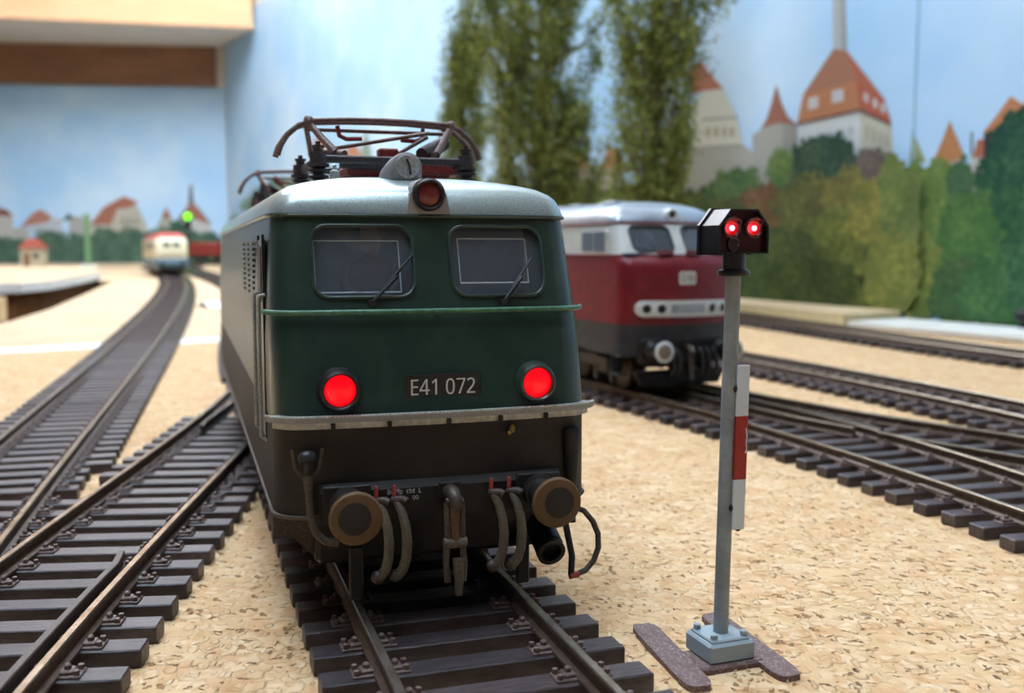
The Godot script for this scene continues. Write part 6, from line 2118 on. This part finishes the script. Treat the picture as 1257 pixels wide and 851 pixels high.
	for x in [-19.0, 19.0]:
		part("buffer", Shape.new(true).lathe([Vector2(2.5, 0), Vector2(2.5, 8), Vector2(4.4, 8.4), Vector2(4.4, 9.4), Vector2(0, 9.8)], 14, Transform3D(Basis(Vector3.RIGHT, PI / 2), Vector3(x, 28, 79))), M.black, t)
	# distant colour light signal showing green
	t = thing("railway_signal", "slim dark signal mast showing a green light far away", "signal", Vector3(-866, rise(2740.0), -2740), 0.3)
	part("post", Shape.new(true).tube([Vector3(0, 2, 0), Vector3(0, 118, 0)], 2.0, 10), M.signal_black, t)
	part("base", Shape.new().box(Vector3(0, 3, 0), Vector3(14, 6, 14), 1), M.post, t)
	part("head", Shape.new().prism(Shape.rounded(Rect2(-9, 104, 18, 42), 5, 5), 7.0, Transform3D(Basis(), Vector3(0, 0, -3))), M.signal_black, t)
	part("signal_lamp", Shape.new(true).ball(Vector3(0, 136, 5), Vector3(9.5, 9.5, 4.0), 18, 10), M.green_led, t)
	small_light(Vector3(0, 136, 12), 12.0, 0.004, Color(0.5, 1, 0.1), t)
	# pale green mast
	t = thing("catenary_mast", "plain pale green mast standing beyond the raised board", "mast", Vector3(-1128, rise(2720.0), -2720), 0.0)
	var pale := mat(rgb(116, 156, 110), 0.6)
	part("mast", Shape.new().box(Vector3(0, 74, 0), Vector3(11, 140, 11), 1.5), pale, t)
	part("footing", Shape.new().box(Vector3(0, 4, 0), Vector3(34, 8, 34), 2), M.white_paint, t)
	# little hut
	t = thing("track_hut", "little cream hut with red pyramid roof behind the raised board", "building", Vector3(-1318, rise(2820.0), -2820), 0.15)
	var wallm := mat(rgb(196, 184, 156), 0.8)
	part("wall", Shape.new().box(Vector3(0, 26, 0), Vector3(58, 52, 50), 1), wallm, t)
	part("roof", Shape.new().loft([[Vector3(-34, 51, 30), Vector3(34, 51, 30), Vector3(34, 51, -30), Vector3(-34, 51, -30)], [Vector3(-12, 78, 3), Vector3(12, 78, 3), Vector3(12, 78, -3), Vector3(-12, 78, -3)]]), mat(rgb(168, 84, 66), 0.8), t)
	part("door", Shape.new().box(Vector3(-12, 19, 25.3), Vector3(14, 36, 1.5), 0.3), M.brown_wood, t)
	part("window", Shape.new().box(Vector3(12, 30, 25.3), Vector3(14, 14, 1.5), 0.3), M.dark_grey, t)


func small_things() -> void:
	var t := thing("paper_scrap", "small folded white scrap lying on the far board", "scrap", Vector3(-372, rise(1260.0), -1260), 0.5)
	var s := Shape.new()
	s.quad(Vector3(-10, 0.5, 34), Vector3(10, 0.5, 34), Vector3(9, 7, -2), Vector3(-9, 7, -2))
	s.quad(Vector3(-9, 7, -2), Vector3(9, 7, -2), Vector3(8, 0.5, -38), Vector3(-11, 0.5, -38))
	s.quad(Vector3(-10, 0.0, 34), Vector3(10, 0.0, 34), Vector3(9, 6.4, -2), Vector3(-9, 6.4, -2))
	s.quad(Vector3(-9, 6.4, -2), Vector3(9, 6.4, -2), Vector3(8, 0, -38), Vector3(-11, 0, -38))
	part("sheet", s, M.white_board, t)
	t = thing("rail_offcut", "short grey rail offcut beside the white scrap", "offcut", Vector3(-368, rise(1290.0), -1290), 1.5)
	part("piece", Shape.new().box(Vector3(0, 2.6, 0), Vector3(4.0, 5.2, 17), 0.6), M.grey_metal, t)
	part("sleeve", Shape.new().box(Vector3(0, 2.0, 10), Vector3(6.0, 4.0, 4), 0.6), M.dark_grey, t)
	t = thing("rail_offcut", "dark flat offcut on the far board nearest the green locomotive", "offcut", Vector3(-344, rise(1290.0), -1290), 1.5)
	part("piece", Shape.new().box(Vector3(0, 1.8, 0), Vector3(6.0, 3.6, 15), 0.6), M.dark_grey, t)
	t = thing("control_knob", "black round knob on the white board at the picture edge", "knob", Vector3(468, rise(925.0) + 4.6, -925), 0.0)
	part("stem", Shape.new(true).lathe([Vector2(0, 0), Vector2(7, 0), Vector2(7, 1.6), Vector2(3.4, 2.4), Vector2(3.0, 6), Vector2(0, 6)], 18), M.rubber, t)
	part("cap", Shape.new(true).ball(Vector3(0, 11.5, 0), Vector3(10.5, 7.5, 10.5), 20, 12), M.rubber, t)
	# loose cork crumbs round the signal foot
	var c := Shape.new()
	var r := RandomNumberGenerator.new()
	r.seed = 404
	for i in 44:
		var p := Vector3(40.6 + r.randfn() * 5.0 + 3.0, 0.1, -184.0 + r.randfn() * 4.0)
		c.box(Vector3.ZERO, Vector3(r.randf_range(0.4, 1.3), r.randf_range(0.3, 0.7), r.randf_range(0.4, 1.2)), 0.15, Transform3D(Basis.from_euler(Vector3(r.randf() * 3, r.randf() * 3, r.randf() * 3)), p))
	var o := part("cork_crumbs", c, M.cork, self)
	o.set_meta("kind", "stuff")
	o.set_meta("label", "loose tan cork crumbs round the signal foot")
	o.set_meta("category", "crumbs")
